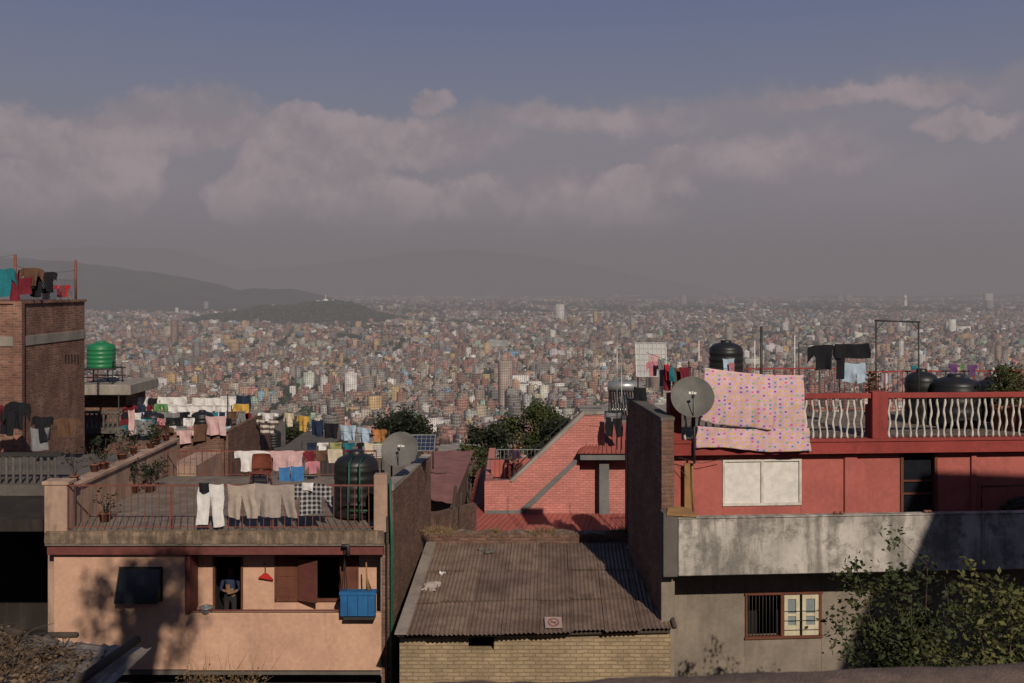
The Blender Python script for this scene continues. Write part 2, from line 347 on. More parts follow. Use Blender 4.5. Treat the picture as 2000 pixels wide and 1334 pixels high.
for (y0,y1,cell,w0,w1,h0,h1,skip) in [(170,2200,13,6,12,5,15,.10),(2200,5200,17,8,17,6,16,.08),(5200,9000,34,14,32,8,18,.08),(9000,18000,70,30,64,8,22,.1)]:
    gy=np.arange(y0,y1,cell); xx=[];yy=[]
    for y in gy:
        W=y*.60+30; r=np.arange(-W,W,cell); xx.append(r+rng.uniform(0,cell)); yy.append(np.full(len(r),y))
    x=np.concatenate(xx);y=np.concatenate(yy); n=len(x)
    x=x+rng.uniform(-.45,.45,n)*cell; y=y+rng.uniform(-.45,.45,n)*cell
    park=np.sin(x/170+2*np.sin(y/310))*np.sin(y/240+1.5*np.sin(x/200+2))+.35*np.sin(x/63)*np.sin(y/71)+.25*np.sin(x/31+y/45)
    grn=park>.95
    street=(np.abs(np.sin((x+40*np.sin(y/210))/95))<.07)|(np.abs(np.sin((y+60*np.sin(x/260))/120))<.05)
    tp=rng.random(n)<(.07+.75*grn+.22*(park>.55)+.3*street)
    ok=(rng.random(n)>skip)&~onhill(x,y)&(road_d(x,y)>18)&~grn&~(street&(y<5200))
    t_=tp&~onhill(x,y)&(road_d(x,y)>16)&(y<9000)
    treeP.append(np.c_[x[t_],y[t_],np.full(t_.sum(),cell)])
    ok&=~(tp&(cell<20))
    x=x[ok];y=y[ok];n=len(x)
    ang=.6*np.sin(x/420+1.3)+.6*np.sin(y/370)+rng.normal(0,.12,n)
    wx=rng.uniform(w0,w1,n);wy=rng.uniform(w0,w1,n);hh=np.clip(rng.gamma(5,1.0,n)/5*(h0+h1)/2,h0*.6,h1*1.7)
    tall=rng.random(n)<.010; hh[tall]*=rng.uniform(1.5,2.6,tall.sum()); wx[tall]*=1.3
    big=rng.random(n)<.018; wx[big]*=rng.uniform(1.8,3.6,big.sum()); wy[big]*=1.6; hh[big]*=rng.uniform(.8,1.5,big.sum())
    z=gz(x,y)-1
    ci=rng.choice(len(pal),n,p=pw); ci[tall|big]=rng.choice([3,4,6,7,7,9,13],(tall|big).sum()); col=pal[ci]*(rng.uniform(.42,1.15,(n,1)))*rng.uniform(.95,1.05,(n,3))
    v,q_=boxes(x,y,z,wx,wy,hh+1,ang); addb(v,q_,col)
    if cell<30:
        k=rng.random(n)<.65; m=k.sum(); 
        ox=rng.uniform(-.25,.25,m)*wx[k]; oy=rng.uniform(-.25,.25,m)*wy[k]
        v,q_=boxes(x[k]+ox,y[k]+oy,z[k]+hh[k]+1,wx[k]*rng.uniform(.3,.6,m),wy[k]*rng.uniform(.3,.7,m),rng.uniform(1.5,3.2,m),ang[k]); addb(v,q_,col[k]*rng.uniform(.7,1.3,(m,1)))
    if cell<15:
        k=(rng.random(n)<.5); m=k.sum()
        ox=rng.uniform(-.35,.35,m)*wx[k]; oy=rng.uniform(-.4,.1,m)*wy[k]
        cc=np.where(rng.random((m,1))<.6,np.array([[.02,.02,.02]]),np.array([[.6,.6,.58]]))
        v,q_=boxes(x[k]+ox,y[k]+oy,z[k]+hh[k]+1.2,np.full(m,1.2),np.full(m,1.2),rng.uniform(1.2,2.6,m),ang[k]); addb(v,q_,cc)
for (u,vt,Y,wd,c) in [(1357,618,4700,66,(.75,.72,.66)),(1002,622,3900,50,(.62,.55,.5)),(1025,626,3900,40,(.2,.15,.13)),(832,655,2700,36,(.5,.33,.12)),(1000,686,2050,30,(.12,.3,.5)),(992,690,2040,14,(.5,.6,.66)),(1165,630,4100,74,(.52,.4,.22)),(938,634,3800,50,(.28,.16,.12)),(1640,577,8000,50,(.3,.28,.27)),(1335,577,7600,40,(.35,.32,.3)),(1930,573,6500,50,(.6,.57,.52)),(1657,575,8600,55,(.3,.29,.28)),(1720,655,2800,34,(.7,.68,.65)),(1092,748,1420,14,(.75,.74,.7)),(1105,760,1400,10,(.7,.7,.68)),(640,695,2100,70,(.26,.22,.2)),(1830,660,2900,36,(.55,.4,.25)),(1520,650,3300,40,(.25,.4,.42)),(690,655,3000,60,(.33,.24,.2)),(1610,626,4600,50,(.62,.6,.57)),(1240,612,5000,60,(.4,.33,.27)),(330,720,1900,40,(.66,.63,.6)),(450,700,2100,50,(.3,.26,.24)),(540,705,2150,60,(.42,.34,.28)),(1405,640,3700,44,(.7,.67,.62)),(1480,620,4600,40,(.5,.42,.33)),(870,740,1500,26,(.68,.66,.62)),(1880,640,3600,50,(.68,.65,.6)),(612,655,2900,24,(.72,.7,.66)),(1700,612,5200,90,(.58,.54,.5)),(760,690,2200,70,(.3,.24,.2)),(1960,668,2700,40,(.66,.63,.6))]:
    X=SX(u,Y);zt=SZ(vt,Y); zb=float(gz(np.array([X]),np.array([Y]))[0])
    v,q_=boxes(np.array([X]),np.array([Y]),np.array([zb]),np.array([wd*1.]),np.array([wd*.6]),np.array([zt-zb]),np.array([.15])); addb(v,q_,np.array([c]))
cm,h,b,out=newmat('city_facades'); g,P,sp_,sn_,t,up,vec=coords(h)
at=h.n('ShaderNodeAttribute',attribute_name='Col'); col=at.outputs['Color']
fx=h.m('FRACT',h.m('DIVIDE',t,2.9)); fz=h.m('FRACT',h.m('DIVIDE',sp_.outputs[2],3.0))
win=h.m('MULTIPLY',h.m('MULTIPLY',h.m('GREATER_THAN',fx,.3),h.m('LESS_THAN',fx,.75)),h.m('MULTIPLY',h.m('GREATER_THAN',fz,.3),h.m('LESS_THAN',fz,.75)))
bandm=h.m('LESS_THAN',fz,.1)
wallc=h.mix(bandm,col,(.33,.30,.28)); wallc=h.mix(h.m('MULTIPLY',win,.8),wallc,(.025,.022,.022))
dirtn=h.ss(h.noise(P,.12,4,.7),.3,.7); 
wallc=h.mix(1.0,wallc,h.mix(dirtn,(.62,.60,.58),(1.0,1.0,1.0)),'MULTIPLY')
roofc=h.mix(.45,h.mix(h.ss(h.noise(P,.25,3),.35,.65),(.12,.105,.09),(.27,.24,.21)),col)
h.set(b.inputs['Base Color'],h.mix(up,wallc,roofc)); b.inputs['Roughness'].default_value=.9; painthaze(h,b,out,P)
npmesh('city_buildings',np.concatenate(Vs),np.concatenate(Qs),cm,np.concatenate(Cs))
tp=np.concatenate(treeP)
hx=rng.uniform(-1,1,(5200,2)); hx=hx[(hx**2).sum(1)<1]; 
def hillz(x,y):
    px=(x-hcx)/HRX; py=(y-hcy)/HRY
    pr=np.interp(px,[-1,-.75,-.45,-.2,0,.15,.32,.45,.7,1],[0,22,46,62,66,74,86,74,34,0])
    return -151+pr*np.clip(1-py*py,0,1)**.8+5*np.sin(px*14+py*3)*np.clip(1-px*px-py*py,0,1)
LT=leafmat('town_leaves',(.014,.022,.009),(.045,.058,.024),haze=True)
def leafclumps(name,cen,rad,zz,k,mat):
    n=len(cen); c=np.repeat(np.c_[cen,zz+rad*.9],k,0); r=np.repeat(rad,k)
    d=rng.normal(size=(n*k,3)); d/=np.linalg.norm(d,axis=1)[:,None]; d*=rng.uniform(.4,1,(n*k,1))
    p=c+d*r[:,None]*np.array([1,1,.95])
    a=rng.normal(size=(n*k,3)); a/=np.linalg.norm(a,axis=1)[:,None]; bb=np.cross(a,rng.normal(size=(n*k,3))); bb/=np.linalg.norm(bb,axis=1)[:,None]
    s=(r*.42*rng.uniform(.6,1.3,n*k))[:,None]
    v=np.stack([p-a*s-bb*s*.6,p+a*s-bb*s,p+a*s+bb*s*.7,p-a*s*.7+bb*s],1).reshape(-1,3)
    return npmesh(name,v,np.arange(len(v)).reshape(-1,4),mat)
rad=np.where(tp[:,2]<15,rng.uniform(3,7.5,len(tp)),np.where(tp[:,2]<20,rng.uniform(5,10,len(tp)),rng.uniform(10,19,len(tp))))
leafclumps('town_trees',tp[:,:2],rad,gz(tp[:,0],tp[:,1])+2,18,LT)
hp=np.c_[hcx+hx[:,0]*HRX,hcy+hx[:,1]*HRY]
leafclumps('hill_trees',hp,rng.uniform(6,11,len(hp)),hillz(hp[:,0],hp[:,1])-4,14,LT)
hm,h,b,out=newmat('hill_forest'); g=h.n('ShaderNodeNewGeometry'); P=g.outputs['Position']
h.set(b.inputs['Base Color'],h.mix(h.ss(h.noise(P,.004,8,.7),.35,.65),(.010,.016,.012),(.035,.042,.026))); b.inputs['Roughness'].default_value=1
bp=h.n('ShaderNodeBump',i_Strength=1.0,i_Distance=30.0,i_Height=h.noise(P,.01,8,.65)); h.set(b.inputs['Normal'],bp.outputs[0]); painthaze(h,b,out,P)
mb=Mb()
def hf(u,v):
    x=hcx+(u*2-1)*HRX*1.02; y=hcy+(v*2-1)*HRY*1.02
    return (x,y,float(hillz(x,y))-1.5)
mb.grid(hf,70,50,hm); mb.obj('temple_hill')
def ridge(name,pts,Y,depth,wob):
    us=[p[0] for p in pts]; vs=[p[1] for p in pts]; mb=Mb(); N=260
    def fn(a,s):
        u=us[0]+(us[-1]-us[0])*a; v=np.interp(u,us,vs); X=SX(u,Y); zc=SZ(v,Y)+160
        prof=math.sin(min(s/.6,1)*math.pi/2)**1.25 if s<.6 else max(0,1-((s-.6)/.4)**1.5)
        y=Y-depth*.6+depth*s; nz=mnoise.fractal(Vector((X/900,y/900,3)),1,2,6)*wob
        nz2=mnoise.fractal(Vector((X/120,y/300,9)),1,2,4)*wob*.12
        return (X,y,-165+max(0,zc)*prof+(nz*(1-abs(s-.6)) if s<.5 else nz*.25)*min(1,prof*2)+nz2)
    mb.grid(fn,N,30,hm); mb.obj(name)
ridge('near_hills',[(-500,480),(-200,488),(0,499),(130,507),(200,517),(300,531),(350,539),(420,552),(470,567),(520,564),(570,563),(620,574),(680,590),(740,607),(800,632)],6500,2200,50)
ridge('mountain_range',[(-700,500),(-200,490),(60,490),(200,481),(330,485),(400,505),(470,527),(560,522),(700,508),(800,492),(900,488),(1050,500),(1200,530),(1350,556),(1500,600)],15500,4000,110)
ridge('low_hills',[(900,590),(1050,582),(1120,578),(1200,580),(1300,576),(1500,582),(1600,576),(1800,578),(2000,573),(2300,560),(2500,570)],11500,1800,25)
mb=Mb(); sX,sY=SX(636,4150),4150; sZ=float(hillz(sX,sY))+8
wst=plain('stupa_white',(.75,.7,.62)); gold=plain('gold',(.6,.4,.12),.4,metal=.5)
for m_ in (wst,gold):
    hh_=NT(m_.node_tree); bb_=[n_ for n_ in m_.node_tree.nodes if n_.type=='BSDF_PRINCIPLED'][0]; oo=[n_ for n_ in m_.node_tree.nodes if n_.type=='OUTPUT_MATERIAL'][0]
    painthaze(hh_,bb_,oo,hh_.n('ShaderNodeNewGeometry').outputs['Position'])
mb.lathe([(14,-8),(14,2),(13,6),(9,11),(3,13)],(sX,sY,sZ),wst); mb.box(sX-3,sX+3,sY-3,sY+3,sZ+13,sZ+17,gold); mb.lathe([(3,17),(2.4,22),(1.4,27),(0,31)],(sX,sY,sZ),gold)
mb.box(sX+18,sX+34,sY-5,sY+8,sZ-6,sZ+9,wst); mb.box(sX-38,sX-22,sY-5,sY+8,sZ-6,sZ+6,wst)
mb.obj('stupa')
mb=Mb(); tX,tY=SX(1768,6000),6000.; z0=-150; zt=SZ(577,tY)
mb.lathe([(13,z0),(11,z0+12),(10,z0+60),(8.5,zt-14),(11,zt-13),(11,zt-9),(7,zt-8),(6,zt-2),(0,zt+6)],(tX,tY,0),wst); mb.obj('watch_tower')
rm,h,b,out=newmat('road_dust'); g=h.n('ShaderNodeNewGeometry'); h.set(b.inputs['Base Color'],h.mix(h.noise(g.outputs['Position'],.05,4),(.2,.17,.14),(.3,.26,.22))); painthaze(h,b,out,g.outputs['Position'])
mb=Mb(); a=Vector((*ra,0)); b_=Vector((*rb,0)); d=b_-a; nn=Vector((d.y,-d.x,0)).normalized()
def rf(u,v):
    p=a+d*(v*1.42-.05)+nn*(u-.5)*24; return (p.x,p.y,float(gz(p.x,p.y))+.35+9*max(0,math.sin(math.pi*min(1,max(0,v)))))
mb.grid(rf,2,60,rm); mb.obj('ring_road')

# ================================================================= FOREGROUND
def railing(mb,p0,p1,zb,zt,sp,mat,r=.009,post=1.3,pr=.02,slope=0):
    p0=Vector((*p0,0));p1=Vector((*p1,0));Ln=(p1-p0).length;n=max(1,int(Ln/sp))
    for i in range(n+1):
        p=p0.lerp(p1,i/n); j=random.uniform(-.012,.012); mb.tube([(p.x+j,p.y,zb+.06),(p.x-j*.5,p.y,zt)],r,mat,4)
    k=max(1,round(Ln/post))
    for i in range(k+1):
        p=p0.lerp(p1,i/k); mb.tube([(p.x,p.y,zb),(p.x,p.y,zt)],pr,mat,4)
    for z,rr in((zt,pr*1.2),(zb+.08,r*1.3)):
        mb.tube([(p0.x,p0.y,z),(p1.x,p1.y,z)],rr,mat,4)
def patchpts(kind):
    if kind=='shirt': return [[(-.27,0),(.27,0),(.25,-1),(-.25,-1)],[(-.27,0),(-.27,-.36),(-.5,-.78),(-.46,-.12)][::1],[(.27,0),(.46,-.12),(.5,-.78),(.27,-.36)]]
    if kind=='tee': return [[(-.33,0),(.33,0),(.32,-1),(-.32,-1)],[(-.33,0),(-.33,-.33),(-.5,-.42),(-.48,-.08)],[(.33,0),(.48,-.08),(.5,-.42),(.33,-.33)]]
    if kind=='trousers': return [[(-.42,0),(.42,0),(.44,-.3),(-.44,-.3)],[(-.44,-.3),(-.01,-.3),(-.06,-1),(-.42,-.97)],[(.01,-.3),(.44,-.3),(.5,-1),(.16,-1.02)]]
    if kind=='shorts': return [[(-.4,0),(.4,0),(.44,-.5),(-.44,-.5)],[(-.44,-.5),(-.02,-.5),(-.04,-.98),(-.5,-.93)],[(.02,-.5),(.44,-.5),(.5,-.95),(.06,-1)]]
    return [[(-.5,0),(.5,0),(.49,-1),(-.5,-.97)]]
def garment(kind,name,x,y,zt,w_,h_,mat,fold=.05,M=None,fold_over=True,yaw=0):
    mb=Mb(M); ph=random.uniform(0,9); k=random.uniform(9,16); sk=random.uniform(-.06,.06); ca,sa=math.cos(yaw),math.sin(yaw)
    def place(a,b,layer):
        xx=a*w_; zz=b*h_; t=min(1,-b*1.3+.15)
        dy=fold*t*(math.sin(k*xx+ph+2*zz)+.5*math.sin(2.3*k*xx+ph*2))+ layer
        sag=-.02*h_*math.cos(xx*10+ph)-.05*h_*(1-4*a*a)*(1 if b>-.5 else .3)
        lx=xx*(1+.05*math.sin(zz*9+ph))+sk*zz; ly=dy
        return (x+lx*ca-ly*sa,y+lx*sa+ly*ca,zt+zz+sag)
    for q in patchpts(kind):
        A_,B_,C_,D_=q
        def fn(u,v,lay=0.0,A_=A_,B_=B_,C_=C_,D_=D_):
            a=(A_[0]*(1-u)+B_[0]*u)*(1-v)+(D_[0]*(1-u)+C_[0]*u)*v; b=(A_[1]*(1-u)+B_[1]*u)*(1-v)+(D_[1]*(1-u)+C_[1]*u)*v
            return place(a,b,lay)
        mb.grid(fn,12,12,mat)
        if fold_over:
            mb.grid(lambda u,v,fn=fn:(lambda p:(p[0],p[1]+.035,p[2]))(fn(u,v*.45)),8,5,mat)
    return mb.obj(name)
def gpx(kind,name,u0,u1,v0,v1,Y,mat,**kw):
    return garment(kind,name,SX((u0+u1)/2,Y),Y,SZ(v0,Y),SX(u1,Y)-SX(u0,Y),SZ(v0,Y)-SZ(v1,Y),mat,**kw)
def line(name,p0,p1,sag=.12,r=.006):
    mb=Mb(); p0=Vector(p0);p1=Vector(p1); mb.tube([p0.lerp(p1,i/12)-Vector((0,0,4*sag*(i/12)*(1-i/12))) for i in range(13)],r,wire,4); return mb.obj(name)
def tank(name,x,y,zb,r,hh,mat,ribs=5,M=None):
    prof=[(0,0),(r,0)]
    for i in range(ribs):
        z=hh*.8*(i+.2)/ribs; dz=hh*.8/ribs
        prof+=[(r,z),(r*1.02,z+dz*.12),(r*1.02,z+dz*.4),(r,z+dz*.52),(r*.99,z+dz*.8)]
    prof+=[(r*.99,hh*.82),(r*.85,hh*.89),(r*.5,hh*.95),(r*.34,hh*.955),(r*.34,hh),(r*.3,hh*1.02),(0,hh*1.02)]
    mb=Mb(M); mb.lathe(prof,(x,y,zb),mat,32); return mb.obj(name)
def dish(name,c,R,to,mast,mat=dishm):
    e=group(name); mb=Mb(); M=Vector(to).to_track_quat('Z','Y').to_matrix()
    mb.lathe([(R*i/10,.22*R*(i/10)**2) for i in range(11)]+[(R*1.02,.23*R),(R*1.0,.205*R)]+[(R*i/10,.22*R*(i/10)**2-.012) for i in range(10,-1,-1)],c,mat,36,M)
    mb.obj('reflector',e)
    mb=Mb(); f=Vector(c)+M@Vector((0,-.1*R,R*.6)); 
    mb.tube([Vector(c)+M@Vector((0,-R*.95,.2*R)),f],.012,darkmetal,5)
    mb.tube([f,f-M@Vector((0,0,R*.18))],.035,darkmetal,10); mb.tube([Vector(c)-M@Vector((0,0,.02)),Vector(c)-M@Vector((0,0,.15)),mast],.025,darkmetal,8)
    mb.tube([mast,(mast[0],mast[1],mast[2]-1.1)],.025,darkmetal,8)
    mb.obj('feed_arm',e)
    mb=Mb()
    for (a0,b0,a1,b1) in [(-.16,.2,-.04,.32),(0,.2,.05,.34),(.08,.2,.2,.3)]:
        def z_(x,y): return .22*R*((x*x+y*y)/R/R)+.006
        cs=[(a0*R,b0*R),(a1*R,b0*R),(a1*R,b1*R),(a0*R,b1*R)]
        mb.add([Vector(c)+M@Vector((x_,y_,z_(x_,y_))) for x_,y_ in cs],[(0,1,2,3)],white)
    mb.obj('printed_mark',e)
def leaves(name,centres,n,size,mat,spread,parent=None,flat=.6):
    c=np.array(centres); idx=rng.integers(0,len(c),n); d=rng.normal(size=(n,3))*np.array(spread)
    p=c[idx]+d; a=rng.normal(size=(n,3)); a[:,2]*=flat; a/=np.linalg.norm(a,axis=1)[:,None]
    b2=np.cross(a,rng.normal(size=(n,3))); b2/=np.linalg.norm(b2,axis=1)[:,None]; s=(size*rng.uniform(.6,1.3,n))[:,None]
    nn=np.cross(a,b2)
    v=np.stack([p,p+a*s*.5+b2*s*.28+nn*s*.06,p+a*s,p+a*s*.5-b2*s*.28+nn*s*.06],1).reshape(-1,3)
    o=npmesh(name,v,np.arange(len(v)).reshape(-1,4),mat); 
    if parent: o.parent=parent
    return o
def tree(name,x,y,zb,zt,R,n,size,mat,lobes=26,asp=1.0,seed=0):
    random.seed(seed); e=group(name); mb=Mb(); H=zt-zb; cz=zt-R*asp
    mb.tube([(x,y,zb),(x+.1*R,y,zb+(cz-zb)*.5),(x-.05*R,y,cz)],[H*.035,H*.026,H*.016],bark,8)
    cs=[]
    for i in range(lobes):
        t=random.uniform(0,6.28); f=random.uniform(.3,1)**.6; ph=random.uniform(-.7,1.35)
        c=(x+math.cos(t)*math.cos(ph)*R*f*.9,y+math.sin(t)*math.cos(ph)*R*f*.9,cz+math.sin(ph)*R*asp*f*.9)
        cs.append(c); mb.tube([(x,y,zb+(cz-zb)*random.uniform(.55,.95)),((x+c[0])/2,(y+c[1])/2,(cz+c[2])/2-.05*R),c],[H*.012,H*.008,H*.003],bark,5)
    mb.obj('trunk',e); s=R*.14
    leaves('crown',cs,n,size,mat,(s,s,s*.8),e)
# ------------------------- salmon house (left)
H=group('salmon_house'); ZF=-5.9
mb=Mb(); Y=24.0
xl,xr=SX(105,Y),SX(745,Y)
zb=SZ(1308,Y); 
mb.box(xl,SX(368,Y),24,24.25,zb,SZ(1082,Y),salmon)
mb.box(SX(368,Y),xr,23.97,24.14,zb-.01,SZ(1197,Y),salmon)
mb.box(xl,xl+.2,24.25,31,zb,SZ(1082,Y),salmon)
mb.box(SX(362,Y),SX(372,Y),23.95,24.6,SZ(1197,Y)-.02,SZ(1080,Y),redbeam)
mb.obj('walls',H,bevel=.012)
mb=Mb(); mb.box(xl-.1,xr+.06,23.86,24.3,SZ(1081,Y),SZ(1062,Y),redbeam); mb.obj('beam',H,bevel=.01)
mb=Mb()
def sl(u,v):
    x=xl-.12+(xr+.2-xl)*u; return (x,23.78+.03*mnoise.noise(Vector((x*3,v*2,0)))+.012*mnoise.noise(Vector((x*13,v*5,0))),ZF+.03-v*.27-(.03*abs(mnoise.noise(Vector((x*5,1,0)))) if v<.1 else 0))
mb.grid(sl,260,5,slabedge); mb.box(xl-.12,xr+.08,23.80,31,SZ(1062,Y)+.0,ZF,floor_m); mb.box(xl-.1,xr+.06,23.79,23.95,ZF-.002,ZF+.05,slabedge); mb.obj('roof_slab',H)
R0=24.62
def rx(u): return SX(u,R0)
def rz(v): return SZ(v,R0)
mb=Mb(); zfl=-8.85; ztop=SZ(1075,24.2)
mb.box(rx(372),rx(416),R0,R0+.12,zfl,ztop,salmon); mb.box(rx(474),rx(537),R0,R0+.12,zfl,ztop,salmon); mb.box(rx(416),rx(474),R0+.001,R0+.12,rz(1088),ztop,salmon)
mb.box(rx(537),rx(700),R0+.001,R0+.12,zfl,rz(1172),salmon); mb.box(rx(537),rx(700),R0+.001,R0+.12,rz(1086),ztop,salmon); mb.box(rx(700),xr,R0,R0+.12,zfl,ztop,salmon)
mb.box(SX(368,Y),xr,24.14,R0+2.2,zfl-.15,zfl,conc)
mb.obj('balcony_back_wall',H,bevel=.008)
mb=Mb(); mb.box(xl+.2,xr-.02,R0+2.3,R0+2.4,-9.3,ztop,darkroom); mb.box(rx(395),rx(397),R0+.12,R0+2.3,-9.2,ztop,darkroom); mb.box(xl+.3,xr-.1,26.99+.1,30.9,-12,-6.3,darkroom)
mb.box(xl+.1,xr-.1,24.7,24.8,-12.5,zb-.02,shadewall); mb.box(xl,xr,24.05,31,zb-.14,zb-.003,concd)  # dark wall colour paints the shade of the recessed lower floor
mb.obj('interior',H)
mb=Mb()
for (a_,b2,c_,d_) in [(537,541,1086,1172),(581,584,1086,1172),(537,700,1084,1089),(537,700,1169,1174),(663,667,1086,1172),(696,700,1086,1172)]:
    mb.box(rx(a_),rx(b2),R0-.05,R0+.05,rz(d_),rz(c_),wood)
mb.box(rx(541),rx(581),R0-.03,R0+.02,rz(1170),rz(1089),wood); mb.box(rx(546),rx(576),R0-.045,R0-.031,rz(1125),rz(1095),wood); mb.box(rx(546),rx(576),R0-.045,R0-.031,rz(1165),rz(1132),wood)
mb.add([(rx(584),R0-.06,rz(1089)),(rx(626),R0-.38,rz(1086)),(rx(626),R0-.38,rz(1168)),(rx(584),R0-.06,rz(1171)),(rx(584),R0-.10,rz(1089)),(rx(626),R0-.42,rz(1086)),(rx(626),R0-.42,rz(1168)),(rx(584),R0-.10,rz(1171))],[(0,1,2,3),(7,6,5,4),(0,4,5,1),(3,2,6,7),(1,5,6,2)],wood)
for (v0,v1) in((1096,1124),(1132,1163)):
    def shp(u,v): t_=(u-584)/42; return (rx(u),R0-.104-.32*t_,rz(v))
    mb.add([shp(590,v0),shp(620,v0),shp(620,v1),shp(590,v1)],[(3,2,1,0)],redbeam)
mb.box(rx(667),rx(697),R0-.03,R0+.02,rz(1170),rz(1089),wood)
for u in (416,471): mb.box(rx(u),rx(u+4),R0-.03,R0+.1,zfl,rz(1088),wood)
mb.obj('shutters',H,bevel=.005)
mb=Mb(); 
x0,x1=SX(236,24),SX(316,24); zt_,zb_=SZ(1109,24),SZ(1171,24)
mb.box(x0-.03,x1+.03,23.96,24.0,zb_-.03,zt_+.03,darkmetal)
mb.add([(x0,23.93,zt_),(x1,23.93,zt_),(x1-.02,23.72,zb_),(x0-.04,23.72,zb_),(x0,23.955,zt_),(x1,23.955,zt_),(x1,23.9,zb_),(x0,23.9,zb_)],[(0,3,2,1),(0,1,5,4),(0,4,7,3),(1,2,6,5),(3,7,6,2)],glass)
for p,q_ in [((x0,23.925,zt_),(x1,23.925,zt_)),((x0-.04,23.715,zb_),(x1-.02,23.715,zb_)),((x0,23.925,zt_),(x0-.04,23.715,zb_)),((x1,23.925,zt_),(x1-.02,23.715,zb_))]: mb.tube([p,q_],.02,darkmetal,4)
mb.obj('awning_window',H)
mb=Mb(); 
def sw(x0,y0,x1,y1,z0a,z0b,zbot,th,mat):
    mb.add([(x0,y0,zbot),(x1,y1,zbot),(x1,y1,z0b),(x0,y0,z0a),(x0-th,y0,zbot),(x1-th,y1,zbot),(x1-th,y1,z0b),(x0-th,y0,z0a)],[(0,1,2,3),(7,6,5,4),(3,2,6,7),(0,3,7,4),(1,5,6,2)],mat)
sw(-2.88,24.1,-2.38,29.2,-4.85,-5.02,-12,.25,brickd)
mb.box(xr,-2.9,24.02,24.09,-12,ZF-.3,brickd); mb.box(xr-.02,-2.9,24.03,24.2,-9.4,ZF-.3,conc)
sw(-2.86,24.08,-2.36,29.25,-4.79,-4.96,-4.93,.3,conc)
mb.obj('side_brick_wall',H)
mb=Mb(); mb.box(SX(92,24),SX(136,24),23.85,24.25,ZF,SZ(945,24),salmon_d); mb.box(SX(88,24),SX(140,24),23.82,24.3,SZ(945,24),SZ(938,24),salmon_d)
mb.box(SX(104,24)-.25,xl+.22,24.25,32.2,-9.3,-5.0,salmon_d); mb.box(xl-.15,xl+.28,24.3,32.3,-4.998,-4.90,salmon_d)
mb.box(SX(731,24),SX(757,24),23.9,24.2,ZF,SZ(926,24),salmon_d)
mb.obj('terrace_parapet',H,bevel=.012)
mb=Mb(); railing(mb,(SX(136,24),23.92),(SX(735,24),23.92),ZF+.05,SZ(948,23.92),.165,rail_m,r=.011,post=2.4,pr=.022); mb.obj('front_railing',H)
mb=Mb(); railing(mb,(SX(395,30.9),30.9),(SX(735,30.9),30.9),ZF,SZ(881,30.9),.15,rail_m,r=.010,post=1.6,pr=.022); railing(mb,(SX(395,30.9),30.9),(xl+.3,31.0),ZF,-5.1,.17,rail_m,r=.01); mb.obj('back_railing',H)
mb=Mb(); mb.tube([(SX(372,23.9),23.93,SZ(1190,24)),(SX(662,23.9),23.93,SZ(1190,24))],.02,redbeam,6); mb.obj('balcony_handrail',H)
mb=Mb(); mb.box(SX(666,23.8),SX(733,23.8),23.7,23.95,SZ(1201,23.8),SZ(1156,23.8),bluep); mb.box(SX(664,23.8),SX(735,23.8),23.68,23.96,SZ(1160,23.8),SZ(1154,23.8),bluep); mb.box(SX(672,23.8),SX(733,23.8),23.69,23.94,SZ(1208,23.8),SZ(1203,23.8),darkmetal)
for u in (680,700,720): mb.box(SX(u,23.8)-.008,SX(u,23.8)+.008,23.69,23.7,SZ(1199,23.8),SZ(1161,23.8),darkmetal)
mb.obj('blue_crate',bevel=.01)
mb=Mb(); c_=(SX(403,24.05),24.05,SZ(1197,24.05)); mb.lathe([(.0,0),(.11,0),(.15,.06),(.16,.13),(.18,.14),(.165,.15),(.12,.17),(.03,.19),(.03,.21),(0,.21)],c_,steel,20); mb.obj('cooking_pot')
mb=Mb(); x_,z_=SX(517,24.5),SZ(1100,24.5); mb.tube([(x_,24.55,z_),(x_+.01,24.53,z_-.28)],.012,darkmetal,6)
mb.add([(x_-.04,24.5,z_-.26),(x_+.06,24.5,z_-.26),(x_+.2,24.5,z_-.42),(x_-.16,24.5,z_-.36),(x_-.04,24.55,z_-.26),(x_+.06,24.55,z_-.26),(x_+.2,24.57,z_-.42),(x_-.16,24.57,z_-.36)],[(0,1,2,3),(7,6,5,4),(0,4,5,1),(3,2,6,7),(0,3,7,4),(1,5,6,2)],redm); mb.obj('dust_brush')
mb=Mb(); mb.tube([(SX(765,23.9),23.9,-12),(SX(765,23.9),23.9,-6.1),(SX(762,23.9),23.9,SZ(935,23.9))],.032,pipeg,8); mb.tube([(SX(757,23.9),23.85,-12),(SX(757,23.9),23.85,-5.5)],.02,darkmetal,6); mb.obj('drain_pipe')
mb=Mb(); mb.tube([(SX(717,24),23.86,SZ(1095,24)),(SX(718,24),23.86,SZ(1125,24)),(SX(722,24),23.86,SZ(1148,24))],[.015,.02,.07],wood2,8); mb.obj('straw_broom')
mb=Mb(); 
for k in range(3): mb.tube([(SX(672,23.7),23.7,SZ(1065,23.7)-.0),(SX(673,23.7),23.7,SZ(1090,23.7)),(SX(668+5*k,23.7),23.7,SZ(1150,23.7))],.01,wire,5)
mb.tube([(SX(668,23.7),23.7,SZ(1066,23.7)),(SX(680,23.7),23.7,SZ(1066,23.7)),(SX(680,23.7),23.7,SZ(1085,23.7))],.05,darkmetal,8); mb.obj('meter_cable')
tank('black_water_tank',SX(696,25.6),25.6,ZF+.05,.56,1.62,black,6)
mb=Mb(); 
for u,yy in((681,24.9),(702,24.85)): mb.tube([(SX(u,yy),yy,ZF+.05),(SX(u,yy),yy,SZ(905,yy)),(SX(u+8,yy+.3),yy+.4,SZ(897,yy))],.024,pipeg,8)
mb.tube([(SX(681,24.9),24.9,ZF+.3),(SX(730,24.9),24.9,ZF+.3)],.024,pipeg,8); mb.obj('green_pipes')
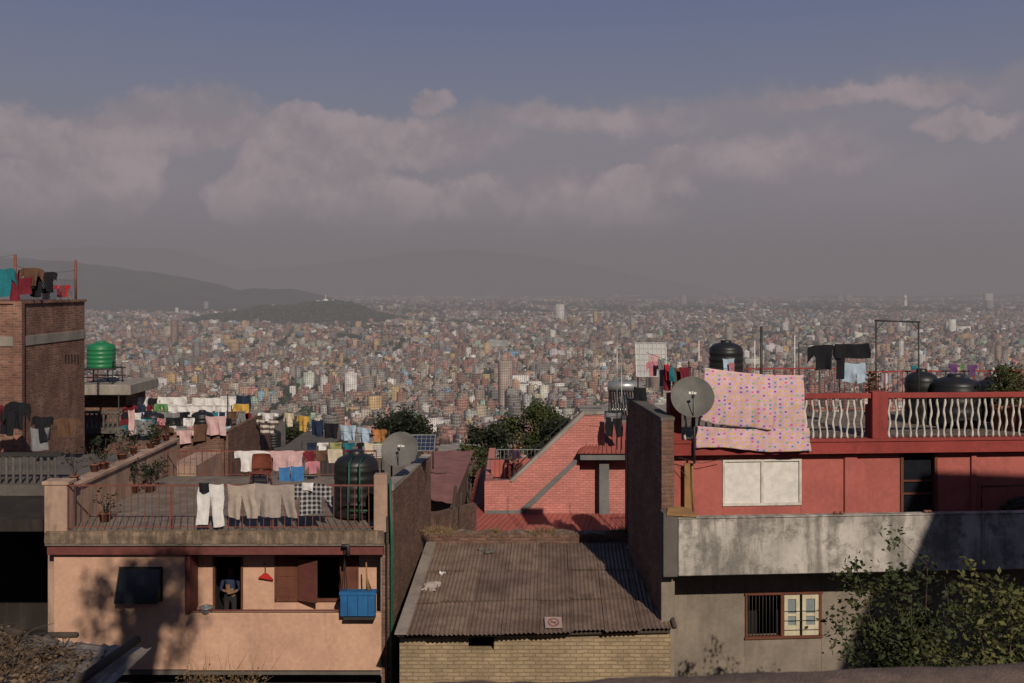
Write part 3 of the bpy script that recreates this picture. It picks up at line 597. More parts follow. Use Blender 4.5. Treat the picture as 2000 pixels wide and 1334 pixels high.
dish('satellite_dish',(SX(782,25.2),25.2,SZ(880,25.2)),.46,(-.06,-.86,.5),(SX(762,25.1),25.4,SZ(905,25.2)))
def solar(name,x0,x1,y,zt,zb,lean,nx,ny,mcell,mgrid):
    mb=Mb()
    def P_(u,v,o=0): return (x0+(x1-x0)*u,y+lean*(1-v)-o,zb+(zt-zb)*(1-v)+o*.3)
    mb.add([P_(0,0),P_(1,0),P_(1,1),P_(0,1),P_(0,0,-.05),P_(1,0,-.05),P_(1,1,-.05),P_(0,1,-.05)],[(3,2,1,0),(4,5,6,7),(0,1,5,4),(2,3,7,6),(1,2,6,5),(3,0,4,7)],mcell)
    for i in range(nx+1): mb.tube([P_(i/nx,0,.012),P_(i/nx,1,.012)],.018 if i in(0,nx) else .008,mgrid,4)
    for i in range(ny+1): mb.tube([P_(0,i/ny,.012),P_(1,i/ny,.012)],.018 if i in(0,ny) else .008,mgrid,4)
    for u in(.1,.9): mb.tube([P_(u,.1,-.05),(P_(u,.1)[0],y+lean+.1,zb-.6)],.02,darkmetal,5)
    return mb.obj(name)
cellm=plain('solar_cell',(.02,.025,.05),.2,spec=.6); cellw=plain('solar_cell_pale',(.22,.215,.22),.4); gridw=plain('panel_grid',(.42,.42,.42),.6)
solar('solar_panel',SX(795,27),SX(848,27),27,SZ(850,27.4),SZ(880,27),.45,6,4,cellm,steel)
mb=Mb(); x_,y_=SX(511,29.6),29.6; ch=plain('brown_chair',(.16,.045,.03),.6)
mb.grid(lambda u,v:(x_+(u-.5)*.62*(1-.25*v*v),y_+.18*math.cos((u-.5)*2.4)-.1*v,ZF+.42+.5*math.sin(v*1.5)),12,8,ch)
mb.grid(lambda u,v:(x_+(u-.5)*.55,y_-.4+.5*v,ZF+.43),6,6,ch)
for a_ in(-.25,.25):
    for b2 in(-.35,.1): mb.tube([(x_+a_,y_+b2,ZF+.43),(x_+a_*1.1,y_+b2,ZF)],.02,ch,5)
mb.obj('plastic_chair',solid=.02)
yr=23.86
def raili(kind,name,u0,u1,v0,v1,m): gpx(kind,name,u0,u1,v0,v1,yr,m,fold=.035)
raili('trousers','trousers',384,441,943,1026,CM('white')); raili('trousers','trousers',440,502,945,1012,CM('beige')); raili('shorts','shorts',492,530,943,1010,CM('taupe')); raili('trousers','trousers',520,578,945,1010,CM('taupe')); raili('shirt','plaid_shirt',566,650,943,1004,cl['plaid'])
gpx('sheet','towel',388,408,943,960,yr-.03,CM('black')); gpx('sheet','towel',590,612,943,958,yr-.03,CM('white'))
for (k,u0,u1,v0,v1,m) in [('tee',458,526,879,920,'white'),('sheet',480,505,885,922,'white'),('tee',524,580,879,918,'pink'),('tee',560,596,880,915,'pink'),('shirt',590,622,880,912,'maroon'),('tee',612,640,879,900,'brown'),('sheet',640,668,877,905,'cream'),('sheet',545,566,912,946,'blue'),('sheet',568,594,910,944,'blue'),('shirt',596,625,900,925,'rose'),('tee',672,712,878,892,'maroon')]:
    gpx(k,'shirt' if k!='sheet' else 'towel',u0,u1,v0,v1,30.8 if v0<890 else 30.2,CM(m),fold=.04)
def potplant(name,x,y,z,r,hh,n,mat,size=.09,spread=.2):
    e=group(name); mb=Mb(); mb.lathe([(0,0),(r*.7,0),(r,hh*.85),(r*1.1,hh*.86),(r*1.1,hh),(r*.9,hh),(r*.88,hh*.9),(0,hh*.9)],(x,y,z),terra,14)
    cs=[]
    for i in range(9):
        a_=random.uniform(0,6.28); rr=random.uniform(.2,1.1)*spread; p=(x+math.cos(a_)*rr,y+math.sin(a_)*rr,z+hh+random.uniform(.3,2.4)*spread); cs.append(p); mb.tube([(x,y,z+hh*.9),p],.008,bark,4)
    mb.obj('pot',e); leaves('foliage',cs,n,size,mat,(spread*.3,)*3,e)
for i in [0,2,3,5,6,8,9,10]:
    y_=24.9+i*.68+random.uniform(-.2,.2); potplant('potted_plant',xl+.02+random.uniform(-.06,.06),y_,-4.9,random.uniform(.09,.15),random.uniform(.14,.24),random.randint(25,120),leaf_dark,.10,random.uniform(.12,.28))
for u,y_,n_ in [(205,25.0,70),(262,28.5,160),(292,28.6,200),(275,29.3,140),(300,30.3,160)]:
    potplant('potted_plant',SX(u,y_),y_,ZF,.15,.24,n_,leaf_dark,.10,.25)
# ------------------------- shed with corrugated roof
S=group('corrugated_shed')
def corr(mb,P00,P10,P01,P11,ncols,nrows,mat,wl=.085,amp=.016,gap=.008,jit=.012):
    P00,P10,P01,P11=map(Vector,(P00,P10,P01,P11)); Wd=(P10-P00).length; nw=int(Wd/wl/ncols)
    for r in range(nrows):
        for c in range(ncols):
            jz=random.uniform(-jit,jit)+.014*r; ov=.02; j2=random.uniform(-.08,.08) if r==0 else 0
            a0,a1=c/ncols-.003,(c+1)/ncols+.003; b0,b1=r/nrows-(ov+random.uniform(0,.015) if r else 0)+ (j2*.12 if r==0 else 0),(r+1)/nrows
            bend=random.uniform(-.012,.02); sk=random.uniform(-.004,.004)
            def fn(u,v):
                a_=a0+(a1-a0)*u+sk*v; b=b0+(b1-b0)*v+sk*u
                p=(P00*(1-a_)+P10*a_)*(1-b)+(P01*(1-a_)+P11*a_)*b
                z=amp*math.cos(2*math.pi*nw*u)+jz+bend*math.sin(u*3.1)*(1-v)
                return (p.x,p.y,p.z+z+.01*mnoise.noise(Vector((p.x*1.3,p.y*1.1,r*3))))
            mb.grid(fn,nw*6,5,mat)
mb=Mb(); fl=(SX(775,21.6),21.6,SZ(1243,21.6)); fr=(SX(1318,21.9),21.9,SZ(1228,21.9)); bl=(SX(838,27.1),27.1,SZ(1063,27.1)); br=(SX(1272,27.1),27.1,SZ(1062,27.1))
corr(mb,fl,fr,bl,br,8,3,rustroof); mb.obj('roof',S)
mb=Mb(); x0,x1=SX(781,22.2),SX(1309,22.2)
mb.box(x0,SX(915,22.2),22.15,22.4,-12.5,-7.78,mudbrick); mb.box(SX(965,22.2),x1,22.15,22.4,-12.5,-7.72,mudbrick); mb.box(SX(915,22.2),SX(965,22.2),22.15,22.4,-12.5,SZ(1268,22.2),mudbrick)
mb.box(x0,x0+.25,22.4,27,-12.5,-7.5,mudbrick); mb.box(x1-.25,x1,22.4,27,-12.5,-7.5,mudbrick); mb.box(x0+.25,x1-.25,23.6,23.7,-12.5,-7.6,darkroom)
mb.obj('walls',S)
mb=Mb(); mb.tube([Vector(fl)+Vector((.1,.35,-.12)),Vector(fr)+Vector((-.1,.2,-.12))],.05,log_m,6)
mb.slab([Vector(fl)+Vector((-.05,0,.07)),Vector(fl)+Vector((.22,0,.07)),Vector(bl)+Vector((.2,0,.07)),Vector(bl)+Vector((-.07,0,.07))],.03,greyroof)
mb.tube([Vector(fr)+Vector((.0,0,.04)),Vector(br)+Vector((.0,0,.04))],.05,log_m,6)
mb.obj('rafters',S)
def onroof(a_,b,dz=.04):
    p=(Vector(fl)*(1-a_)+Vector(fr)*a_)*(1-b)+(Vector(bl)*(1-a_)+Vector(br)*a_)*b; return (p.x,p.y,p.z+dz)
def scrap(name,a_,b,w_,d_,mat):
    mb=Mb(); ph=random.uniform(0,6); rot=random.uniform(-.5,.5); p=onroof(a_,b)
    def fn(u,v):
        x=(u-.5)*w_*(1+.25*math.sin(v*7+ph));y=(v-.5)*d_*(1+.2*math.sin(u*6+ph)); return (p[0]+x*math.cos(rot)-y*math.sin(rot),p[1]+x*math.sin(rot)+y*math.cos(rot),p[2]+y*.1+.03*math.sin(u*5+ph)*math.cos(v*4))
    mb.grid(fn,8,8,mat); return mb.obj(name)
scrap('newspaper',.07,.47,.36,.55,papr); scrap('rag',.94,.84,.40,1.1,papr); scrap('scrap',.97,.38,.2,.3,CM('rose')); scrap('plastic_bag',.1,.62,.14,.2,CM('white'))
sg=group('prohibition_sign'); p=Vector(onroof(.56,.07,.05)); ex=Vector((1,.02,0)); ey=Vector((0,1,.13)).normalized()
mb=Mb(); a2,b2=.19,.27
mb.add([p-ex*a2-ey*b2,p+ex*a2-ey*b2,p+ex*a2+ey*b2,p-ex*a2+ey*b2],[(0,1,2,3)],plain('sign_board',(.35,.25,.22)));mb.obj('board',sg)
mb=Mb(); up_=ex.cross(ey)*.005; n=28
vs=[];fs=[]
for i in range(n):
    t_=2*math.pi*i/n
    for r_ in(.095,.125): vs.append(p+up_+ex*math.cos(t_)*r_+ey*math.sin(t_)*r_*1.6)
for i in range(n): fs.append((2*i,2*i+1,(2*i+3)%(2*n),(2*i+2)%(2*n)))
sr=plain('sign_red',(.22,.07,.06)); mb.add(vs,fs,sr)
mb.add([p+up_+ex*-.08+ey*.13,p+up_+ex*-.06+ey*.15,p+up_+ex*.08-ey*.13,p+up_+ex*.06-ey*.15],[(0,1,2,3)],sr)
mb.add([p+up_*.6-ex*.06-ey*.02,p+up_*.6+ex*.06-ey*.02,p+up_*.6+ex*.06+ey*.03,p+up_*.6-ex*.06+ey*.03],[(0,1,2,3)],darkmetal)
mb.obj('symbol',sg)
for a_,b in [(.27,.86),(.29,.87),(.24,.9)]:
    mb=Mb(); p=onroof(a_,b,.05); mb.lathe([(0,-.04),(.07,-.02),(.08,.02),(.05,.06),(0,.07)],p,concd,8,sx=1.2); mb.obj('stone')
mb=Mb()
x0,x1=SX(838,27.4),SX(1268,27.4)
def wl_(u,v): x=x0+(x1-x0)*u; return (x,27.3,-12.5+(SZ(1043,27.3)+12.5+.08*mnoise.noise(Vector((x*2.5,0,0))))*v)
mb.grid(wl_,60,1,brickd,False); mb.grid(lambda u,v:(wl_(u,1)[0],27.3+.45*v,wl_(u,1)[2]),60,1,slabedge,False); mb.obj('brick_wall')
def grass(name,pts,n,hh,mat,spread=.1):
    mb=Mb()
    for i in range(n):
        p=Vector(random.choice(pts))+Vector((random.gauss(0,spread),random.gauss(0,.08),0)); d=Vector((random.gauss(0,.5),random.gauss(0,.4),1)).normalized()*hh*random.uniform(.4,1.2); s=Vector((.008,0,0))
        m_=p+d*.5; e_=p+d+Vector((d.x*.6,0,-abs(d.x)*.5)); mb.add([p-s,p+s,m_+s*.8,e_,m_-s*.8],[(0,1,2,3,4)],mat)
    return mb.obj(name)
grass('dry_grass',[(x0+(x1-x0)*t_,27.45,SZ(1045,27.3)) for t_ in [0,.02,.05,.08,.3,.5,.55,.85,.88,.9,.92,.95,.97,1]],900,.28,drygrass)
grass('dry_grass',[(x0+(x1-x0)*t_,27.4,SZ(1047,27.3)) for t_ in np.linspace(0,1,40)],700,.13,drygrass)
grass('dry_grass',[(SX(u,23.85),23.88,ZF+.03) for u in range(150,740,9)],500,.07,drygrass)
# ------------------------- pink house
Pk=group('pink_brick_house'); Y=38.
def pp(u,v,Y=38.): return (SX(u,Y),SZ(v,Y))
mb=Mb()
mb.prism([pp(946,1040),pp(1132,1040),pp(1132,893),pp(1182,893),pp(1180,806),pp(1142,806),pp(1003,938),pp(946,941)][::1],38,38.3,pinkbrick)
mb.prism([pp(1125,1040,38.35),pp(1290,1040,38.35),pp(1290,880,38.35),pp(1125,880,38.35)],38.35,38.6,pinkbrick)
mb.box(SX(946,38),SX(946,38)+.3,38.3,46,-12,SZ(941,38),pinkbrick)
mb.box(SX(1150,40),8,40,46,-12,SZ(830,40),pinkbrick); mb.box(SX(1150,40)-.1,8.1,39.9,46.1,SZ(830,40)+.002,SZ(826,40),conc)
mb.obj('walls',Pk,bevel=.01)
mb=Mb()
mb.prism([pp(948,1004),pp(1022,1004),pp(1134,897),pp(1134,886),pp(1014,996),pp(948,997)],37.96,37.998,greypaint)
mb.prism([pp(1170,1004),pp(1189,1004),pp(1189,893),pp(1170,893)],37.9,38.34,greypaint)
mb.prism([pp(1132,895),pp(1260,895),pp(1260,884),pp(1132,884)],37.6,38.34,greypaint)
mb.obj('painted_bands',Pk,bevel=.005)
mb=Mb()
mb.add([(SX(1128,37.5),37.5,SZ(886,37.5)),(SX(1290,37.5),37.5,SZ(886,37.5)),(SX(1290,39.5),39.5,SZ(826,39.5)),(SX(1182,39.5),39.5,SZ(826,39.5))],[(0,1,2,3)],redroof)
mb.add([(SX(1128,37.5),37.5,SZ(886,37.5)),(SX(1182,39.5),39.5,SZ(826,39.5)),(SX(1142,40),40,SZ(840,40))],[(0,1,2)],redroof)
for i in range(12):
    u=1132+i*9; mb.tube([(SX(u,37.5),37.48,SZ(885,37.5)+.02),(SX(max(u,1180)+2,39.45),39.45,SZ(827,39.45)+.02)],.02,redroof,4)
mb.obj('bay_roof',Pk)
mb=Mb()
corr(mb,(SX(903,36.2),36.2,SZ(1040,36.2)),(SX(1262,36.2),36.2,SZ(1040,36.2)),(SX(948,37.95),37.95,SZ(1003,37.95)),(SX(1262,37.95),37.95,SZ(1003,37.95)),3,1,redroof,wl=.22,amp=.012)
mb.slab([(SX(903,36.2),36.2,SZ(1040,36.2)),(SX(948,38),38,SZ(1003,38)),(SX(950,45),45,SZ(905,45)),(SX(930,45),45,SZ(925,45))],.06,redroof)
for i in range(14):
    t_=i/13; mb.tube([(SX(903,36.2)*(1-t_)+SX(930,45)*t_,36.2+8.8*t_,SZ(1040,36.2)*(1-t_)+SZ(925,45)*t_+.02),(SX(948,38)*(1-t_)+SX(950,45)*t_,38+7*t_,SZ(1003,38)*(1-t_)+SZ(905,45)*t_+.02)],.02,redroof,4)
mb.obj('skirt_roof',Pk)
mb=Mb()
mb.prism([pp(1000,942),pp(1142,810),pp(1180,809),pp(1180,803),pp(1138,803),pp(996,938)],37.95,38.35,conc)
hr=[(SX(1000,38.2),38.2,SZ(920,38.2)),(SX(1040,38.2),38.2,SZ(880,38.2)),(SX(1132,38.2),38.2,SZ(797,38.2)),(SX(1175,38.2),38.2,SZ(797,38.2))]; mb.tube(hr,.02,darkmetal,5)
for t_ in np.linspace(0,1,8): 
    p=Vector(hr[0]).lerp(Vector(hr[2]),t_); mb.tube([p,p-Vector((0,0,.4))],.015,darkmetal,4)
mb.obj('handrail',Pk)
mb=Mb(); mb.box(SX(960,40),SX(1050,40),39.6,39.7,-9,SZ(893,40),redpaint); mb.box(SX(946,38)+.3,SX(1080,40),38.3,41,SZ(941,38)-.3,SZ(941,38)-.2,conc)
railing(mb,(SX(948,38.1),38.15),(SX(1004,38.1),38.15),SZ(941,38),SZ(898,38),.16,darkmetal,r=.01); railing(mb,(SX(970,42),42),(SX(1060,42),42),-8.2,SZ(878,42),.15,steel,r=.012)
mb.obj('balcony',Pk)
gpx('trousers','trousers',1180,1218,815,853,37.3,CM('black'),fold=.04); gpx('sheet','towel',1184,1214,806,822,37.35,CM('grey'))
line('clothesline',(SX(1165,37.3),37.3,SZ(812,37.3)),(SX(1250,37.3),37.3,SZ(800,37.3)))
E1=group('red_roof_house'); mb=Mb(); corr(mb,(SX(838,33),33,SZ(975,33)),(SX(884,33),33,SZ(985,33)),(SX(838,46),46,SZ(882,46)),(SX(926,46),46,SZ(880,46)),2,2,redroof2,wl=.2,amp=.02); mb.obj('roof',E1)
mb=Mb(); mb.box(-3.2,SX(880,33.2),33.3,45.5,-14,-7.6,brickd); mb.obj('walls',E1)
mb=Mb(); mb.add([(-2.3,29.3,-12.5),(-1.2,33.5,-12.5),(-1.2,33.5,-7.3),(-2.3,29.3,-6.7),(-2.5,29.4,-12.5),(-1.4,33.6,-12.5),(-1.4,33.6,-7.3),(-2.5,29.4,-6.7)],[(0,1,2,3),(3,2,6,7),(7,6,5,4),(0,3,7,4)],brickd); mb.box(-2.4,-2.0,28,29.5,-12.5,-7.3,concd); mb.obj('brick_wall')
mb=Mb(); mb.tube([(-2.0,31,-8.5),(-1.75,31,-6.2)],.05,log_m,6); mb.tube([(-1.75,31.5,-8.5),(-1.6,31.5,-6.5)],.04,log_m,6); mb.obj('wooden_pole')
# ------------------------- red house (right)
th=math.atan(.07); MR=Matrix.Translation((3.68,22,0))@Matrix.Rotation(th,4,'Z'); c_,s_=math.cos(th),math.sin(th)
def RX(u,d):
    k=(u-1000)/F; return (k*22+k*d*c_-3.68+d*s_)/(c_-k*s_)
def RZ(u,v,d): return SZ(v,22+RX(u,d)*s_+d*c_)
def RP(u,v,d): return (RX(u,d),d,RZ(u,v,d))
RH=group('red_house'); W=14.0
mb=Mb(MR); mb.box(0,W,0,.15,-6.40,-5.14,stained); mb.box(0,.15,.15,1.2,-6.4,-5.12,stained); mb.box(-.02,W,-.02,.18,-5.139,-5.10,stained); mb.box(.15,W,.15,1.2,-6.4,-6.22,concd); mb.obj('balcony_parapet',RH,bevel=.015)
mb=Mb(MR); d=1.2
xa,xb=RX(1758,d),RX(1830,d)
mb.box(-.12,RX(1412,d),d,d+.2,-6.4,-3.9,redpaint); mb.box(RX(1564,d),xa,d,d+.2,-6.4,-3.9,redpaint); mb.box(xb,W,d,d+.2,-6.4,-3.9,redpaint)
mb.box(RX(1412,d),RX(1564,d),d+.001,d+.2,-6.4,RZ(1410,986,d),redpaint); mb.box(RX(1412,d),RX(1564,d),d+.001,d+.2,RZ(1410,898,d),-3.9,redpaint)
for u0,u1 in[(1648,1672),(1895,1905)]: mb.box(RX(u0,d),RX(u1,d),d-.06,d+.002,-6.2,-3.9,redpaint)
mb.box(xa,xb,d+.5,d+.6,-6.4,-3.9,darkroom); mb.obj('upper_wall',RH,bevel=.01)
mb=Mb(MR); zt_,zb_=RZ(1410,898,d),RZ(1410,986,d); a0,a1=RX(1411,d),RX(1565,d)
mb.box(a0,a1,d-.03,d+.05,zb_-.03,zb_+.03,whited); mb.box(a0,a1,d-.03,d+.05,zt_-.05,zt_,whited); am=(a0+a1)/2
for x in(a0,am-.03,a1-.06): mb.box(x,x+.06,d-.028,d+.05,zb_+.03,zt_-.05,whited)
mb.box(a0+.06,am-.03,d+.01,d+.03,zb_+.03,zt_-.05,white); mb.box(am+.03,a1-.06,d+.01,d+.03,zb_+.03,zt_-.05,white); mb.obj('white_window',RH,bevel=.005)
mb=Mb(MR); 
for x in(xa,xb-.07): mb.box(x,x+.07,d-.03,d+.2,-6.3,-3.92,wood)
mb.box(xa+.07,xb-.07,d+.1,d+.14,-6.3,-3.95,glass)
for v in(940,965): mb.box(xa+.07,xb-.07,d+.06,d+.12,RZ(1790,v,d)-.02,RZ(1790,v,d)+.02,wood)
mb.obj('door',RH)
mb=Mb(MR); mb.box(.0,W,.95,6,-3.9,-3.58,redtrim); mb.box(-.02,W,.92,1.3,-3.62,-3.56,redtrim); mb.box(.05,W,1.3,6,-3.578,-3.565,floor_m); mb.obj('roof_slab',RH,bevel=.012)
mb=Mb(MR); d=1.08
mb.box(0,W,d-.08,d+.08,-2.62,-2.50,redtrim); 
p0,p1=RX(1699,d),RX(1729,d)
for x0_,x1_ in[(p0,p1),(0.0,.3),(p0+4.2,p1+4.2),(-.02+W-.3,W)]: mb.box(x0_,x1_,d-.14,d+.14,-3.565,-2.46,redtrim)
mb.obj('balustrade_rail',RH,bevel=.012)
mb=Mb(MR); x=.42
while x<W-.4:
    if not (p0-.06<x<p1+.06 or p0+4.1<x<p1+4.3):
        ph=random.choice([0,math.pi]); mb.tube([(x+.018*math.sin(i*.75+ph),d,-3.56+.94*i/16) for i in range(17)],[.026+.006*math.sin(i*1.5) for i in range(17)],whited,7)
    x+=.168
mb.obj('balusters',RH)
mb=Mb(MR); mb.box(-.3,-.02,.35,4.4,-13,-3.0,brickd); mb.box(-.32,0,.35,4.42,-2.998,-2.93,concd); mb.box(-.02,W,6,6.2,-13,-3.6,redpaint); mb.box(0,.2,4.4,6,-13,-3.6,brickd)
mb.box(-.34,-.021,-.02,.349,-6.4,-5.0,concd)
mb.obj('side_brick_wall',RH)
mb=Mb(MR); d=1.2; wx0,wx1=RX(1455,d),RX(1604,d); wz0,wz1=RZ(1455,1244,d),RZ(1455,1162,d)
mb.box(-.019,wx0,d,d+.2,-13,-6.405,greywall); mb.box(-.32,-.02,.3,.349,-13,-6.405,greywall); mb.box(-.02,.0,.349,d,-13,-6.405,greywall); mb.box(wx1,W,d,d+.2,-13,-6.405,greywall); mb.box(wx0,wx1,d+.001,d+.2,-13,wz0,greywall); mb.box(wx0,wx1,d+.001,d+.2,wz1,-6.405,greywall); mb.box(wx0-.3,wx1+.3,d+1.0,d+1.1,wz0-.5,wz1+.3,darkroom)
mb.obj('lower_wall',RH,bevel=.01)
mb=Mb(MR)
for a_,b2 in[(wx0,wx0+.05),(wx1-.07,wx1),(RX(1524,d),RX(1531,d))]: mb.box(a_,b2,d-.04,d+.08,wz0,wz1,wood)
mb.box(wx0-.02,wx1+.02,d-.05,d+.1,wz0-.05,wz0+.002,wood); mb.box(wx0-.02,wx1+.02,d-.05,d+.1,wz1-.002,wz1+.05,wood)
for i in range(9): x=wx0+.1+i*(RX(1524,d)-wx0-.1)/9; mb.tube([(x,d+.02,wz0),(x,d+.02,wz1)],.011,darkmetal,5)
sx0,sx1=RX(1531,d),wx1-.07; sm=(sx0+sx1)/2; pane=plain('pane',(.2,.23,.24),.15,spec=.6)
for a_,b2 in((sx0,sm-.04),(sm+.02,sx1)):
    for q0,q1 in((a_,a_+.09),(b2-.09,b2)): mb.box(q0,q1,d-.02,d+.03,wz0+.01,wz1-.01,cream)
    for q0,q1 in((wz0+.01,wz0+.25),(wz1-.12,wz1-.01),((wz0+wz1)/2-.03,(wz0+wz1)/2+.03)): mb.box(a_+.09,b2-.09,d-.018,d+.03,q0,q1,cream)
    mb.box(a_+.09,b2-.09,d+.01,d+.02,wz0+.25,wz1-.12,pane)
for i in range(3): z_=wz0+.15+i*.22; mb.tube([(sx0,d-.04,z_),(sx1,d-.04,z_)],.009,darkmetal,4)
mb.obj('barred_window',RH,bevel=.004)
mb=Mb(MR); mb.box(RX(1337,1.0),RX(1350,1.0),1.0,1.06,-6.2,RZ(1340,905,1.0),wood2); mb.tube([RP(1352,905,.95),(RX(1354,.95),.95,-5.3)],.025,wood2,6); mb.slab([(RX(1310,.2)-.15,-.05,-4.98),(.4,-.05,-5.03),(.35,.5,-5.0),(-.1,.5,-4.93)],.06,wood2); mb.obj('wood_planks')
mb=Mb(MR); mb.tube([RP(2010,947,1.0),RP(1917,950,1.0),RP(1917,992,1.0)],.022,darkmetal,6); mb.obj('metal_pipe')
mb=Mb(MR)
for u,v in[(1975,985),(1990,975),(1965,994),(1985,993)]:
    p=RP(u,v,.6); mb.tube([(p[0]-.25,p[1],p[2]-.05),(p[0],p[1]+.1,p[2]),(p[0]+.4,p[1],p[2]+.08)],.05,log_m,6)
mb.obj('firewood')
mb=Mb(MR)
for u in(1632,1644,1808,1815): p=RP(u,1006,.08); mb.lathe([(0,0),(.05,.0),(.055,.05),(0,.06)],(p[0],p[1],-5.10),terra,10)
mb.obj('small_bowls')
mb=Mb(MR); mb.tube([RP(1320,905,1.0),RP(1340,930,1.0),RP(1345,970,1.05)],.008,wire,4); mb.tube([RP(1325,893,.9),RP(1370,905,.93),RP(1412,896,.93)],.008,wire,4); mb.obj('loose_cable')
def sheetR(name,u0,u1,v0l,v0r,v1l,v1r,d,mat,fold=.04,belly=.05):
    mb=Mb(MR); ph=random.uniform(0,6)
    A0,B0,C0,D0=Vector(RP(u0[0],v0l,d)),Vector(RP(u0[1],v0r,d)),Vector(RP(u1[0],v1l,d)),Vector(RP(u1[1],v1r,d))
    def fn(a_,b):
        p=(A0*(1-a_)+B0*a_)*(1-b)+(C0*(1-a_)+D0*a_)*b
        y=fold*(.2+b)*(math.sin(a_*13+ph+b)+.6*math.sin(a_*27+2*ph+b*2)+.3*math.sin(a_*51+b*3))-belly*math.sin(b*3.1)
        return (p.x+.01*math.sin(b*9),p.y+y,p.z-.05*math.sin(a_*math.pi)*(1-b)+.03*math.sin(a_*9+ph)*b)
    mb.grid(fn,60,30,mat); return mb.obj(name,solid=.006)
sheetR('polka_dot_sheet',(1376,1568),(1366,1574),718,733,822,853,.86,dots,.05)
sheetR('polka_dot_sheet',(1362,1580),(1358,1585),832,836,874,884,.83,dots,.03,.0)
mb=Mb(MR); mb.tube([RP(1345,712,.95),RP(1375,717,.95),RP(1570,731,.95),RP(1600,726,1.1)],.006,wire,4); mb.tube([(RX(1355,1.05),1.05,-3.5),RP(1345,705,1.05)],.02,darkmetal,5); mb.tube([(RX(1600,1.15),1.15,-3.5),RP(1600,720,1.15)],.02,darkmetal,5); mb.obj('clothesline')
pw_=MR@Vector(RP(1352,778,.55)); ms=MR@Vector(RP(1356,812,.85)); dish('satellite_dish',pw_,.48,(-.10,-.88,.45),ms)
ZT=-3.565
tank('black_water_tank',RX(1418,5.0),5.0,RZ(1418,727,5.0)-.25,.45,1.1,black,5,MR)
mb=Mb(MR); x,zz=RX(1418,5.0),RZ(1418,727,5.0)-.25; mb.box(x-.5,x+.5,4.5,5.5,ZT,zz-.003,brickd); mb.obj('tank_plinth')
p=MR@Vector((RX(1243,5.6),5.6,0)); q_=MR@Vector((RX(1302,5.6),5.6,0)); solar('solar_panel',p.x,q_.x,p.y,RZ(1270,671,5.6),RZ(1270,735,5.6),.25,7,6,cellw,gridw)
mb=Mb(MR); railing(mb,(RX(1455,5.9),5.9),(RX(1640,5.9),5.9),ZT,RZ(1500,720,5.9),.14,redtrim,r=.012,pr=.022); railing(mb,(RX(1640,5.9),5.9),(W,5.9),ZT,RZ(1500,727,5.9),.14,redtrim,r=.012,pr=.022); mb.obj('terrace_railing',RH)
mb=Mb(MR); d=3.0
for u in(1711,1794): mb.tube([(RX(u,d),d,ZT),RP(u,627,d)],.024,darkmetal,6)
mb.tube([RP(1708,626,d),RP(1797,629,d)],.022,darkmetal,6); mb.tube([RP(1711,645,d),RP(1726,629,d)],.012,darkmetal,4); mb.tube([RP(1794,645,d),RP(1780,629,d)],.012,darkmetal,4); mb.obj('pipe_frame')
mb=Mb(MR); mb.tube([(RX(1487,4.5),4.5,ZT),RP(1487,637,4.5)],.035,darkmetal,6); mb.obj('metal_post')
mb=Mb(MR)
for u,vt in((1205,640),(1214,700),(1474,665),(1365,665),(1552,655)): mb.tube([(RX(u,5.9),5.9,ZT-1),RP(u,vt,5.9)],.014,white if u>1300 else steel,5)
mb.obj('aerial_poles')
def gR(kind,name,u0,u1,v0,v1,d,m,fold=.04):
    p=RP((u0+u1)/2,v0,d); w_=RX(u1,d)-RX(u0,d); hh=RZ((u0+u1)/2,v0,d)-RZ((u0+u1)/2,v1,d); return garment(kind,name,p[0],p[1],p[2],w_,hh,m,fold=fold,M=MR)
mb=Mb(MR); mb.tube([RP(1560,672,2.6),RP(1640,676,2.6),RP(1711,668,3.0)],.006,wire,4); mb.tube([RP(1640,708,2.7),RP(1715,712,3.0)],.006,wire,4); mb.tube([(RX(1560,2.6),2.6,ZT),RP(1560,668,2.6)],.018,darkmetal,5); mb.obj('clothesline')
gR('shirt','black_jumper',1576,1640,672,722,2.58,CM('black')); gR('sheet','black_leggings',1630,1698,671,700,2.56,CM('black')); gR('sheet','black_leggings',1634,1652,676,742,2.55,CM('black')); gR('shorts','denim_shorts',1644,1696,708,748,2.68,CM('lblue')); gR('sheet','towel',1412,1434,700,728,3.4,CM('lblue')); gR('sheet','towel',1424,1434,708,728,3.3,CM('rose'))
line('clothesline',MR@Vector(RP(1262,688,3.6)),MR@Vector(RP(1365,722,2.0)),.03)
for (k,u0,u1,v0,v1,d,m) in [('sheet',1270,1288,692,722,3.6,'pink'),('shirt',1262,1290,705,735,3.5,'rose'),('sheet',1286,1298,700,755,3.2,'grey'),('sheet',1297,1312,712,762,3.0,'maroon'),('sheet',1298,1306,710,742,2.95,'red'),('sheet',1312,1330,716,765,2.8,'brown'),('sheet',1306,1316,716,745,2.75,'teal'),('sheet',1328,1350,716,752,2.6,'maroon'),('sheet',1238,1262,756,795,3.6,'black')]:
    gR(k,'towel' if k=='sheet' else 'shirt',u0,u1,v0,v1,d,CM(m),.05)
tank('black_water_tank',RX(1800,3.6),3.6,ZT,.42,RZ(1800,722,3.6)-ZT,black,4,MR); tank('black_water_tank',RX(1866,3.0),3.0,ZT,.6,RZ(1866,732,3.0)-ZT,black,4,MR); tank('black_water_tank',RX(1935,3.9),3.9,ZT,.4,RZ(1930,740,3.6)-ZT,black,4,MR)
for (k,u0,u1,v0,v1,m) in [('tee',1852,1872,711,728,'purple'),('sheet',1874,1884,712,722,'green'),('tee',1888,1910,712,734,'purple'),('sheet',1780,1792,714,722,'teal')]: gR(k,'small_cloth',u0,u1,v0,v1,5.6,CM(m))
